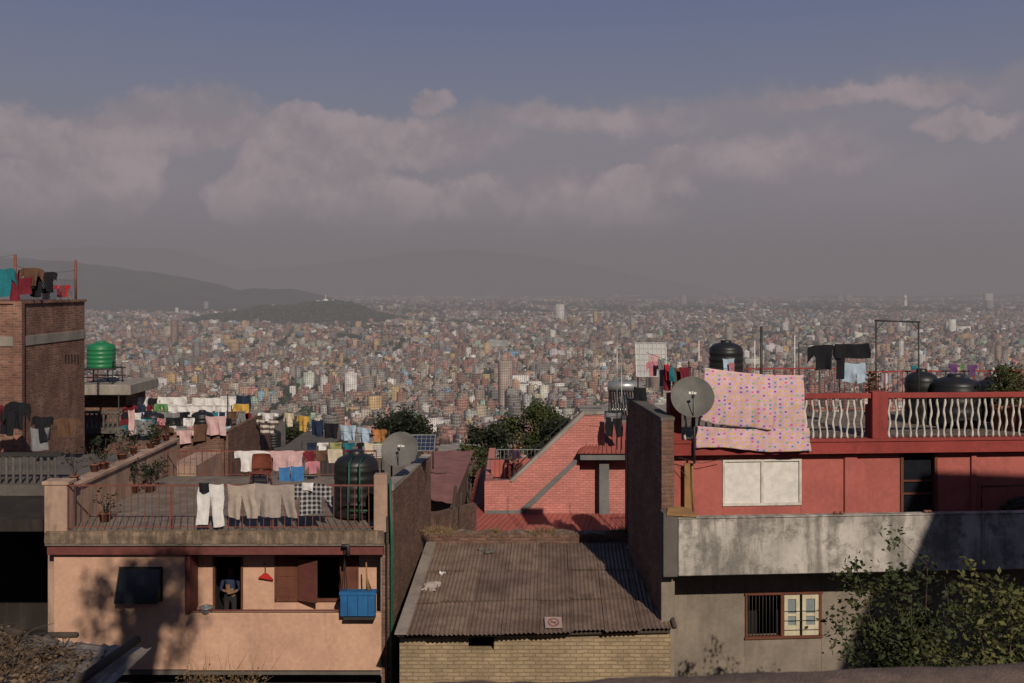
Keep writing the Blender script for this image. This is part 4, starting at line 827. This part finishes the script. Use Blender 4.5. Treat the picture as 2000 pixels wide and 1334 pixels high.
for u,d in[(1950,2.2),(1975,2.0),(2000,2.3),(1962,2.6),(1990,2.8)]:
    p=MR@Vector((RX(u,d),d,ZT)); potplant('potted_plant',p.x,p.y,p.z,.2,.62,420,leaf_mid,.09,.36)
p=MR@Vector((RX(1706,1.5),1.5,ZT)); mb=Mb(); mb.box(p.x-.15,p.x+.15,p.y-.15,p.y+.15,p.z,p.z+.74,redtrim); mb.obj('plant_stand'); potplant('potted_plant',p.x,p.y,p.z+.75,.14,.26,160,leafmat('leaf_red',(.08,.03,.02),(.15,.08,.04)),.1,.2)
mb=Mb(); y0=41.; xa,xb=SX(1192,y0),SX(1258,y0)
mb.tube([(xa-.05,y0+.5,SZ(757,y0)),(xb,y0+.5,SZ(757,y0))],.22,steel,14)
for i in range(13):
    x=xa+(xb-xa)*(i+.5)/13; mb.tube([(x,y0+.5,SZ(764,y0)),(x,y0-.5,SZ(808,y0))],.036,glass,7)
for x in(xa,xb): mb.tube([(x,y0+.5,SZ(760,y0)),(x,y0-.55,SZ(812,y0)),(x,y0-.55,SZ(826,y0))],.025,darkmetal,5); mb.tube([(x,y0+.5,SZ(760,y0)),(x,y0+.6,SZ(830,y0))],.025,darkmetal,5)
mb.obj('solar_water_heater')
potplant('potted_plant',SX(1243,30),30,SZ(868,30),.15,.25,300,leaf_dark,.12,.3); mb=Mb(); mb.box(SX(1228,30),SX(1265,30),29.6,31,-13,SZ(868,30)-.003,brickd); mb.obj('brick_pier')
# ------------------------- far-left brick house
BH=group('brick_house'); mb=Mb(); mb.box(-25,-15.8,32,36.8,-14,-.56,brick); mb.obj('walls',BH)
mb=Mb(); mb.box(-25,-15.77,31.97,36.84,-1.92,-1.60,conc); mb.box(-16.0,-15.72,31.92,32.12,-14,-.5,brick); mb.box(-25,-15.74,31.94,36.86,-.558,-.46,brick); 
for u in(128,134,140,146,152): 
    y_=15.8*F/(1000-u); mb.box(-15.81,-15.785,y_-.04,y_+.04,SZ(710,y_),SZ(692,y_),darkroom)
mb.obj('bands',BH,bevel=.01)
mb=Mb(); 
post=[(SX(30,32.2),32.2,SZ(497,32.2)),(SX(148,36.2),36.2,SZ(508,36.2))]
for p in post: mb.tube([(p[0],p[1],-.5),p],.05 ,rail_m,6)
p0_,p1_=Vector((post[0][0],post[0][1],0)),Vector((post[1][0],post[1][1],0))
for i in range(-6,46):
    for sg_ in(1,-1):
        a_=i/40; b2=a_+sg_*.14
        A_=max(0,min(1,a_)); B_=max(0,min(1,b2))
        if abs(A_-B_)<.02: continue
        za=-.5+.75*abs(A_-a_)/.14; zb2=-.5+.75*abs(B_-a_)/.14
        pa,pb=p0_.lerp(p1_,A_),p0_.lerp(p1_,B_); mb.tube([(pa.x,pa.y,za),(pb.x,pb.y,zb2)],.006,steel,3)
mb.tube([(p0_.x,p0_.y,.25),(p1_.x,p1_.y,.25)],.01,steel,4); mb.obj('chain_link_fence')
line('clothesline',(SX(-60,31),31,SZ(505,31)),post[0],.05); line('clothesline',(post[0][0],post[0][1],SZ(518,32)),(post[1][0],post[1][1],SZ(527,36)),.15)
for (k,u0,u1,v0,v1,Y,m) in [('shirt',-15,32,522,578,32,'teal'),('sheet',33,62,541,575,32.3,'maroon'),('shirt',38,84,522,558,32.8,'brown'),('sheet',58,80,526,580,33,'black'),('tee',74,110,530,572,34,'black'),('tee',106,136,556,580,35.4,'red'),('sheet',84,98,560,585,34.4,'pink'),('sheet',20,34,535,590,32.1,'maroon')]:
    gpx(k,'shirt' if k!='sheet' else 'towel',u0,u1,v0,v1,Y,CM(m),fold=.08,yaw=.35 if u0>34 else 0)
NB=group('dark_terrace_house'); mb=Mb(); mb.box(-20,xl-.35,26.9,31.9,-5.65,-5.35,concd); mb.box(-20,xl-.35,29,29.2,-13,-5.65,shadewall); mb.box(-20,xl-.36,24.2,29,-5.95,-5.66,shadewall); mb.box(-20,xl-.6,26.5,26.7,-13,-9.2,shadewall); mb.obj('slab',NB)  # dark walls carry painted shade; front slab run forward to add shade
mb=Mb(); mb.box(-20,-12.2,26.95,27.1,-4.6,-4.5,darkmetal); x=-19.8
while x<-12.2: mb.lathe([(.03,0),(.05,.1),(.035,.25),(.055,.4),(.035,.55),(.05,.7),(.03,.76)],(x,27.02,-5.35),concd,8); x+=.19
mb.obj('balustrade',NB)
for (k,u0,u1,v0,v1,m) in [('shirt',8,60,783,838,'black'),('tee',60,106,812,860,'black'),('tee',106,156,816,852,'brown'),('sheet',0,30,800,850,'black'),('sheet',60,96,835,880,'grey'),('shirt',-30,10,790,830,'maroon')]: gpx(k,'shirt' if k!='sheet' else 'towel',u0,u1,v0,v1,30.,CM(m),fold=.07)
line('clothesline',(SX(-80,30),30,SZ(785,30)),(SX(165,30),30,SZ(815,30)),.05)
G=group('concrete_house'); Y=44.; mb=Mb()
mb.box(SX(150,Y),SX(262,Y),43.6,47,-4.75,-4.30,conc); mb.box(SX(150,Y),SX(236,Y),44.6,47,-14,-4.75,brickd); mb.box(SX(150,43),SX(250,43),42.6,46,-6.3,-6.05,concd); mb.box(SX(150,43),SX(240,43),43.8,46,-14,-6.3,brickd); mb.obj('walls',G,bevel=.02)
mb=Mb(); x=SX(172,43)
while x<SX(240,43): mb.lathe([(.03,0),(.06,.15),(.04,.35),(.06,.5),(.03,.62)],(x,42.7,-6.05),concd,7); x+=.2
mb.box(SX(165,43),SX(240,43),42.6,42.8,-5.43,-5.33,concd); mb.obj('balustrade',G)
tank('green_water_tank',SX(189,44),44.5,-3.62,.6,1.17,greenp,5)
mb=Mb(); a0,a1=SX(164,44),SX(222,44)
for x in(a0,(a0+a1)/2,a1):
    for y in(43.9,45.0): mb.tube([(x,y,-4.3),(x,y,-3.62)],.03,darkmetal,5)
for z in(-3.65,-4.0):
    mb.tube([(a0,43.9,z),(a1+.15,43.9,z)],.03,darkmetal,5); mb.tube([(a0,45,z),(a1+.15,45,z)],.03,darkmetal,5)
mb.box(a0,a1,43.9,45,-3.64,-3.60,darkmetal); mb.tube([(a1,43.9,-3.6),(a1,43.9,-3.0)],.02,darkmetal,5); mb.tube([(a0,43.9,-3.65),(a1,43.9,-4.3)],.02,darkmetal,4); mb.obj('tank_stand')
T=group('brick_terrace_house'); mb=Mb()
mb.box(SX(230,41),SX(438,41),40,47,-14,-6.35,brickd); mb.box(SX(335,40),SX(440,40),39.8,40,-14,SZ(842,40),brickd); mb.box(SX(437,40),SX(440,40)+.12,40,47,-14,SZ(842,40),brickd); mb.box(SX(335,40)-.02,SX(440,40)+.14,39.78,40.02,SZ(842,40),SZ(838,40),conc)
mb.box(SX(340,36),SX(392,36),35.5,38.5,-14,SZ(905,36),salmon_d)
mb.box(SX(225,42),SX(335,42),42,47,-14,SZ(835,42),concd); mb.obj('walls',T)
Tt=group('plaster_house'); mb=Mb(); mb.box(SX(440,46),SX(500,46),46,52,-15,SZ(838,46),conc); mb.box(SX(496,44),SX(600,44),47,55,-15,SZ(890,47),concd); mb.box(SX(430,46),SX(505,46),45.8,52.1,SZ(838,46),SZ(832,46),conc); mb.obj('walls',Tt,bevel=.02)
tank('black_water_tank',SX(534,47.5),47.5,SZ(872,47.5),.36,.8,black,5); tank('black_water_tank',SX(395,43),43,-6.35,.45,1.0,black,5); tank('black_water_tank',SX(300,43.5),43.5,SZ(835,43)-.1,.45,.7,black,4)
random.seed(21)
ks=['white','white','black','maroon','yellow','navy','cream','olive','brown','grey','lblue','rose','teal','black','pink','green','brown','black','maroon']
for row,(Y,u0,u1,v) in enumerate([(46.0,245,480,774),(44.5,240,480,790),(43.6,240,470,803),(42.6,235,440,816),(41.5,240,440,830)]):
    line('clothesline',(SX(u0-8,Y),Y,SZ(v-3,Y)),(SX(u1+8,Y),Y,SZ(v+2,Y)),.04)
    u=u0
    while u<u1:
        w_=random.uniform(14,32); kk=random.choice(ks); dv=random.uniform(14,30)
        if row<2 and 305<u<440: kk='white'; w_=random.uniform(30,60); dv=random.uniform(18,30)
        gpx(random.choice(['tee','shirt','trousers','sheet','sheet','shorts']) if not(row<2 and kk=='white') else 'sheet','laundry',u,u+w_,v+random.uniform(-2,3),v+dv,Y+random.uniform(-.1,.1),CM(kk),fold=.10); u+=w_*random.uniform(.75,1.2)
mb=Mb()
for u,Y in((240,46),(485,46),(232,43),(445,43),(475,44.5)): mb.tube([(SX(u,Y),Y,-9),(SX(u,Y),Y,SZ(770,Y))],.03,darkmetal,5)
mb.obj('clothesline_poles')
gpx('sheet','hanging_sheet',262,300,820,850,40.8,CM('grey'),fold=.1)
random.seed(77)
for (u0,u1,v0,v1,Y) in [(380,405,828,862,39.6),(402,440,812,850,39.6),(300,340,834,862,39.6),(345,380,840,866,39.6),(250,262,800,850,40.8)]: gpx(random.choice(['tee','sheet']),'laundry',u0,u1,v0,v1,Y,CM(random.choice(['purple','black','brown','pink'])),fold=.08)
pa=Vector((SX(452,46),46,SZ(800,46))); pb=Vector((SX(760,37),37,SZ(852,37)))
line('clothesline',pa,pb,.15); random.seed(5)
mb=Mb()
for p in(pa,pb): mb.tube([(p.x,p.y,p.z+.2),(p.x,p.y,p.z-4)],.03,darkmetal,5)
mb.obj('clothesline_poles')
for (k,u0,u1,v0,v1,m) in [('tee',452,496,805,838,'maroon'),('tee',498,548,818,848,'stripe'),('tee',500,548,806,822,'white'),('shirt',550,578,805,832,'cream'),('tee',577,606,811,842,'yellow'),('sheet',606,632,820,852,'navy'),('sheet',632,662,826,856,'black'),('sheet',663,696,830,860,'lblue'),('tee',694,726,834,864,'lblue'),('tee',726,758,838,862,'orange')]:
    t_=((u0+u1)/2-452)/308; Y=46-9*t_; gpx(k,'shirt' if k!='sheet' else 'towel',u0,u1,v0,v1,Y,cl['stripe'] if m=='stripe' else CM(m),fold=.07,yaw=-.35)
random.seed(9); line('clothesline',(SX(585,34),34,SZ(868,34)),(SX(760,34),34,SZ(862,34)),.05)
u=600
while u<750: w_=random.uniform(12,24); gpx(random.choice(['tee','sheet','shorts']),'laundry',u,u+w_,864,864+random.uniform(12,24),34,CM(random.choice(ks)),fold=.05); u+=w_*1.1
mb=Mb(); mb.box(SX(735,31),SX(800,31),33,36,-14,SZ(884,33),concd); mb.tube([(SX(745,34),34,-7),(SX(745,34),34,SZ(855,34))],.02,darkmetal,5); mb.tube([(SX(590,34),34,-10),(SX(590,34),34,SZ(862,34))],.02,darkmetal,5)
for i in range(7): mb.box(SX(730,32),SX(746,32),31.9,32,SZ(868+i*4,32)-.012,SZ(868+i*4,32)+.012,white)
mb.obj('concrete_outbuilding')
for i,(u0,u1,vt,Y,m) in enumerate([(600,700,896,58,brickd),(690,770,890,70,concd),(850,905,908,62,conc),(905,950,895,80,brickd),(1090,1160,880,85,conc),(560,640,884,85,concd),(1140,1200,860,95,salmon_d)]):
    e_=group('hillside_house'); mb=Mb(); x0,x1=SX(u0,Y),SX(u1,Y); zt_=SZ(vt,Y); mb.box(x0,x1,Y,Y+7,-30,zt_,m); mb.box(x0-.2,x1+.2,Y-.2,Y+7.2,zt_,zt_+.15,conc); mb.box(x0,x1,Y,Y+.12,zt_+.15,zt_+.8,m)
    for j in range(3):
        xx=x0+(x1-x0)*(j+.5)/3; mb.box(xx-.4,xx+.4,Y-.03,Y+.01,zt_-2.2,zt_-1.0,glass)
    mb.obj('walls',e_,bevel=.02)
# trees
tree('broadleaf_tree',SX(1045,75),75,-19.5,SZ(790,75),2.9,6500,.27,leaf_mid,40,.8,1)
tree('broadleaf_tree',SX(955,70),70,-19,SZ(815,70),1.7,3800,.24,leaf_dark,26,1.2,2)
tree('broadleaf_tree',SX(785,90),90,-24,SZ(798,90),2.9,6000,.30,leaf_dark,34,.8,3)
tree('broadleaf_tree',SX(560,80),80,-21,SZ(828,80),3.0,5000,.30,leaf_dark,30,.8,4)
tree('broadleaf_tree',SX(1090,68),68,-18,SZ(812,68),1.6,3000,.25,leaf_dark,22,1,5)
tree('broadleaf_tree',SX(505,75),75,-21,SZ(848,75),1.8,3000,.28,leaf_dark,22,.8,6)
tree('broadleaf_tree',SX(920,62),62,-18,SZ(868,62),1.3,2400,.22,leaf_mid,18,1,8)
tree('street_tree',-2.5,3.0,-2,7.9,1.5,1500,.20,leaf_dark,22,1.0,11)
NR=group('unseen_shade_house'); mb=Mb(); mb.box(15.0,24,0,7,-12,6.6,redpaint); mb.box(14.8,24.2,-.2,7.2,6.6,6.8,conc);  # unseen house, added to cast shade on the red house's right end
for j in range(3): mb.box(14.94,14.99,1+j*2,2+j*2,1,2.4,glass)
mb.obj('walls',NR,bevel=.02)
def shrub(name,base,tips,n,size,mat,spr):
    e=group(name); mb=Mb(); cs=[]
    for tp_ in tips:
        b=Vector(base); t_=Vector(tp_); pts=[b.lerp(t_,k/5)+Vector((random.gauss(0,.05),random.gauss(0,.05),.25*math.sin(k/5*3.1))) for k in range(6)]
        mb.tube(pts,[.035,.028,.02,.014,.009,.004],bark,5)
        for p in pts[2:]:
            cs.append(tuple(p))
            for _ in range(2):
                q2=p+Vector((random.gauss(0,.28),random.gauss(0,.28),random.gauss(.05,.22))); mb.tube([p,q2],[.008,.003],bark,4); cs.append(tuple(q2))
    mb.obj('stems',e); leaves('foliage',cs,n,size,mat,(spr,)*3,e)
random.seed(33)
Y=17.
shrub('shrub',(SX(1790,Y),Y,-10),[(SX(u,Y+dy),Y+dy,SZ(v,Y+dy)) for u,v,dy in[(1700,1160,0),(1740,1130,.4),(1818,1105,0),(1780,1170,-.4),(1695,1230,.2),(1850,1185,.3),(1830,1240,-.5),(1740,1270,-.3),(1670,1280,.1),(1880,1215,.5),(1790,1220,0),(1720,1210,.6),(1800,1290,0),(1720,1300,0),(1860,1290,0)]],8500,.11,leaf_mid,.13)
shrub('shrub',(SX(1960,12.5),12.5,-8),[(SX(u,12.5+dy),12.5+dy,SZ(v,12.5+dy)) for u,v,dy in[(1925,1170,0),(1960,1160,.3),(1995,1175,0),(2040,1150,.2),(1910,1230,-.3),(1935,1215,.4),(1985,1220,-.4),(1900,1275,.1),(2020,1240,-.2),(1960,1280,0),(1920,1300,0),(2000,1290,0)]],5600,.085,leaf_yel,.10)
SR=group('scrap_roof_shed'); mb=Mb(); f0=(SX(-60,13.2),13.2,SZ(1350,13.2)); f1=(SX(215,13.6),13.6,SZ(1345,13.6)); b0=(SX(-60,17),17,SZ(1238,17)); b1=(SX(297,16.2),16.2,SZ(1266,16.2))
corr(mb,f0,f1,b0,b1,4,3,greyroof,wl=.09,amp=.016,jit=.03); mb.obj('roof',SR)
mb=Mb(); mb.box(SX(-80,17),SX(230,16),14.2,16,-12,-6.2,shadewall); mb.tube([(SX(130,13),13.2,SZ(1338,13.2)),(SX(268,16),16,SZ(1252,16)+.02)],.07,log_m,7); mb.tube([(SX(60,17),17,SZ(1240,17)),(SX(150,16.4),16.4,SZ(1240,16.4))],.05,log_m,6); mb.tube([(SX(-20,17),17.2,SZ(1228,17.2)),(SX(40,16.4),16.4,SZ(1236,16.4))],.06,log_m,6); mb.obj('beams',SR)
cs=[]
for i in range(60):
    a_,b=random.random()**1.7,random.random(); a_=a_*.7; b=b*(1-.45*a_)
    p=(Vector(f0)*(1-a_)+Vector(f1)*a_)*(1-b)+(Vector(b0)*(1-a_)+Vector(b1)*a_)*b; cs.append((p.x,p.y,p.z+.06))
leaves('dead_leaves',cs,3000,.085,leafmat('dead_leaf',(.05,.03,.02),(.20,.135,.085)),(.15,.15,.035))
mb=Mb()
for i in range(110):
    p=Vector(random.choice(cs)); d_=Vector((random.gauss(0,1),random.gauss(0,1),random.uniform(.0,.25))).normalized()*random.uniform(.2,.7); mb.tube([p,p+d_*.5+Vector((0,0,.06)),p+d_],[.014,.010,.004],log_m,4)
mb.obj('dry_twigs')
random.seed(4); mb=Mb()
for i in range(60):
    x=SX(random.uniform(370,500),20); b=Vector((x,20,-8.4)); t_=b+Vector((random.gauss(0,.25),random.gauss(0,.2),random.uniform(.4,1.1))); mb.tube([b,b.lerp(t_,.5)+Vector((random.gauss(0,.04),0,.05)),t_],[.008,.005,.002],drygrass,4)
mb.obj('dead_weeds'); leaves('dry_bush',[(SX(random.uniform(360,510),20),20,-8.2+random.uniform(0,.35)) for _ in range(30)],500,.07,drygrass,(.1,.1,.1))
mb=Mb(); mb.box(SX(330,20),SX(530,20),19.6,20.4,-12,-8.35,conc); mb.obj('low_wall')
mb=Mb()
def lg(u,v):
    x=-1.2+5.6*u; sec=[(2.85,-.6),(2.85,-.10),(2.88,-.02),(3.0,0),(3.35,0),(3.42,-.05),(3.42,-.8)]; i=min(int(v*6.001),5); f=v*6-i
    y=sec[i][0]*(1-f)+sec[i+1][0]*f; z=sec[i][1]*(1-f)+sec[i+1][1]*f
    return (x,y+.012*mnoise.noise(Vector((x*4,y*4,z*4))),-1.33+.045*(x)*.82+z+.014*mnoise.noise(Vector((x*3,y*5,2)))+.006*mnoise.noise(Vector((x*14,y*14,2))))
ledge=wall('stone_ledge',(.19,.135,.11),dirt=(.06,.045,.035),amt=.7,scale=4,bump=.6,blotch=.4)
mb.grid(lg,220,24,ledge); mb.obj('stone_wall')
# ------------------------- people
def person(name,joints,edges,loc,yaw,regions,mats,head,hairm,skinm):
    e=group(name); names=list(joints); me=bpy.data.meshes.new(name+'_sk'); me.from_pydata([joints[n_][:3] for n_ in names],[(names.index(a_),names.index(b2)) for a_,b2 in edges],[])
    o=bpy.data.objects.new('tmp_body',me); scene.collection.objects.link(o); md=o.modifiers.new('sk','SKIN'); sd=o.modifiers.new('sb','SUBSURF'); sd.levels=1; sd.render_levels=1
    for i,n_ in enumerate(names):
        sv=me.skin_vertices[0].data[i]; sv.radius=(joints[n_][3],)*2; sv.use_root=(n_=='pelvis')
    dg=bpy.context.evaluated_depsgraph_get(); dg.update(); nm=bpy.data.meshes.new_from_object(o.evaluated_get(dg)); bpy.data.objects.remove(o)
    for m_ in mats: nm.materials.append(m_)
    jp=[(Vector(joints[n_][:3]),regions.get(n_,0)) for n_ in names]
    for p in nm.polygons:
        best=min(jp,key=lambda q:(q[0]-p.center).length); p.material_index=best[1]; p.use_smooth=True
    body=bpy.data.objects.new('body',nm); scene.collection.objects.link(body); body.parent=e
    mb=Mb(); hx_,hy_,hz_=head
    mb.lathe([(0,-.115),(.035,-.112),(.055,-.09),(.068,-.05),(.076,0),(.078,.04),(.07,.08),(.045,.108),(0,.118)],head,skinm,18,sy=1.2)
    mb.tube([(hx_,hy_-.085,hz_+.02),(hx_,hy_-.108,hz_-.015),(hx_,hy_-.09,hz_-.025)],[.008,.014,.012],skinm,6)
    for s in(-1,1): mb.tube([(hx_+s*.074,hy_,hz_+.02),(hx_+s*.088,hy_+.01,hz_-.0),(hx_+s*.076,hy_,hz_-.03)],[.01,.016,.009],skinm,6); mb.lathe([(0,-.009),(.009,0),(0,.009)],(hx_+s*.03,hy_-.084,hz_+.012),darkmetal,8)
    mb.tube([(hx_-.022,hy_-.083,hz_-.055),(hx_,hy_-.09,hz_-.057),(hx_+.022,hy_-.083,hz_-.055)],.006,CM('maroon'),5); mb.obj('head',e)
    mb=Mb(); mb.lathe([(.083,0.02),(.086,.05),(.078,.09),(.05,.122),(0,.132)],(hx_,hy_+.012,hz_),hairm,18,sy=1.2); mb.grid(lambda u,v:(hx_+.084*math.cos(math.pi*u),hy_+.012+.1*math.sin(math.pi*u),hz_+.05-.14*v),12,4,hairm); mb.obj('hair',e)
    e.location=loc; e.rotation_euler=(0,0,yaw); return e
skinm=plain('skin',(.22,.12,.075),.6); hairm=plain('hair',(.012,.010,.010),.5)
J={'pelvis':(0,0,.92,.145),'waist':(0,0,1.05,.13),'chest':(0,0,1.25,.15),'neckb':(0,0,1.40,.09),'neck':(0,-.01,1.47,.05),'headj':(0,-.01,1.53,.05)}
Ed=[('pelvis','waist'),('waist','chest'),('chest','neckb'),('neckb','neck'),('neck','headj')]; Rg={'neck':1,'headj':1,'pelvis':2}
def limbs(J,Ed,Rg,hands):
    for s,t_ in((-1,'l'),(1,'r')):
        J['hip'+t_]=(s*.09,0,.88,.1);J['knee'+t_]=(s*.1,-.02,.48,.062);J['ank'+t_]=(s*.1,0,.09,.042);J['toe'+t_]=(s*.11,-.14,.035,.035)
        Ed+= [('pelvis','hip'+t_),('hip'+t_,'knee'+t_),('knee'+t_,'ank'+t_),('ank'+t_,'toe'+t_)]
        el_,wr,pm=hands[t_]
        J['sho'+t_]=(s*.17,0,1.37,.062);J['elb'+t_]=(*el_,.047);J['wri'+t_]=(*wr,.028);J['pal'+t_]=(*pm,.030)
        Ed+= [('neckb','sho'+t_),('sho'+t_,'elb'+t_),('elb'+t_,'wri'+t_),('wri'+t_,'pal'+t_)]
        for n_ in('hip','knee','ank','toe'): Rg[n_+t_]=2
        for n_ in('wri','pal'): Rg[n_+t_]=1
        d_=(Vector(pm)-Vector(wr)).normalized(); side=Vector((0,0,1)) if abs(d_.z)<.8 else Vector((1,0,0))
        side=(side-d_*side.dot(d_)).normalized(); nrm=d_.cross(side)
        for k in range(4):
            a_=Vector(pm)+d_*.025+side*(.026-.017*k); ln=(.068,.078,.072,.055)[k]
            p1=a_+d_*ln*.5; p2=p1+d_*ln*.35+nrm*.02*s
            for q,(pt,r_) in enumerate(((a_,.0095),(p1,.0085),(p2,.0075))): J[f'f{t_}{k}{q}']=(*pt,r_); Rg[f'f{t_}{k}{q}']=1
            Ed+= [('pal'+t_,f'f{t_}{k}0'),(f'f{t_}{k}0',f'f{t_}{k}1'),(f'f{t_}{k}1',f'f{t_}{k}2')]
        a_=Vector(pm)-d_*.02+side*.032; p1=a_+d_*.03+side*.018; p2=p1+d_*.025
        for q,(pt,r_) in enumerate(((a_,.011),(p1,.010),(p2,.008))): J[f't{t_}{q}']=(*pt,r_); Rg[f't{t_}{q}']=1
        Ed+= [('pal'+t_,f't{t_}0'),(f't{t_}0',f't{t_}1'),(f't{t_}1',f't{t_}2')]
hands={'l':((-.24,.02,1.10),(-.07,-.2,1.10),(-.01,-.24,1.12)),'r':((.24,.02,1.10),(.09,-.2,1.06),(.03,-.25,1.08))}
limbs(J,Ed,Rg,hands)
person('person',J,Ed,(SX(450,25.5),25.5,zfl+.002),.15,Rg,[cloth('shirt_blue',(.03,.04,.08)),skinm,cloth('skirt_dark',(.03,.025,.03))],(0,-.02,1.60),hairm,skinm)
J2={'pelvis':(0,0,.52,.13),'waist':(0,-.01,.64,.12),'chest':(0,-.02,.82,.14),'neckb':(0,-.02,.96,.085),'neck':(0,-.03,1.03,.048),'headj':(0,-.03,1.09,.048)}
E2=[('pelvis','waist'),('waist','chest'),('chest','neckb'),('neckb','neck'),('neck','headj')]; R2={'neck':1,'headj':1,'pelvis':2}
for s,t_ in((-1,'l'),(1,'r')):
    J2['hip'+t_]=(s*.09,-.04,.50,.095);J2['knee'+t_]=(s*.11,-.42,.50,.065);J2['ank'+t_]=(s*.11,-.40,.09,.042);J2['toe'+t_]=(s*.12,-.54,.035,.033)
    J2['sho'+t_]=(s*.16,-.02,.93,.058);J2['elb'+t_]=(s*.22,-.12,.70,.045);J2['wri'+t_]=(s*.12,-.30,.62,.027);J2['pal'+t_]=(s*.09,-.36,.60,.03)
    E2+= [('pelvis','hip'+t_),('hip'+t_,'knee'+t_),('knee'+t_,'ank'+t_),('ank'+t_,'toe'+t_),('neckb','sho'+t_),('sho'+t_,'elb'+t_),('elb'+t_,'wri'+t_),('wri'+t_,'pal'+t_)]
    for n_ in('hip','knee','ank','toe'): R2[n_+t_]=2
    for n_ in('wri','pal'): R2[n_+t_]=1
    for k in range(4):
        a_=Vector(J2['pal'+t_][:3])+Vector((-.024+.016*k,-.025,-.004)); 
        for q in range(3): J2[f'f{t_}{k}{q}']=(a_.x,a_.y-.026*q*(1-.08*abs(k-1.5)),a_.z-.006*q*q,.009-.001*q); R2[f'f{t_}{k}{q}']=1
        E2+= [('pal'+t_,f'f{t_}{k}0'),(f'f{t_}{k}0',f'f{t_}{k}1'),(f'f{t_}{k}1',f'f{t_}{k}2')]
    a_=Vector(J2['pal'+t_][:3])+Vector((-s*.034,.005,0))
    for q in range(2): J2[f't{t_}{q}']=(a_.x-s*.014*q,a_.y-.025*q,a_.z,.010); R2[f't{t_}{q}']=1
    E2+= [('pal'+t_,f't{t_}0'),(f't{t_}0',f't{t_}1')]
pz=SZ(941,38)-.2
person('person',J2,E2,(SX(1006,39),38.95,pz+.28),-.3,R2,[cloth('shirt_dark',(.05,.03,.05)),skinm,CM('maroon')],(0,-.04,1.16),hairm,skinm)
mb=Mb(); x_=SX(1006,39); mb.box(x_-.3,x_+.3,38.85,39.3,pz+.0,pz+.68,wood); mb.obj('wooden_bench',bevel=.01)
# ------------------------- camera
cam=bpy.data.cameras.new('camera'); co=bpy.data.objects.new('camera',cam); scene.collection.objects.link(co); scene.camera=co
co.location=(0,0,0); co.rotation_euler=(math.radians(90),0,0); cam.sensor_width=36; cam.lens=35; cam.shift_y=-(667-HV)/2000; cam.clip_start=.1; cam.clip_end=90000
cam.dof.use_dof=True; cam.dof.focus_distance=40; cam.dof.aperture_fstop=6.3
scene.view_settings.view_transform='Standard'; scene.view_settings.look='None'; scene.view_settings.exposure=0
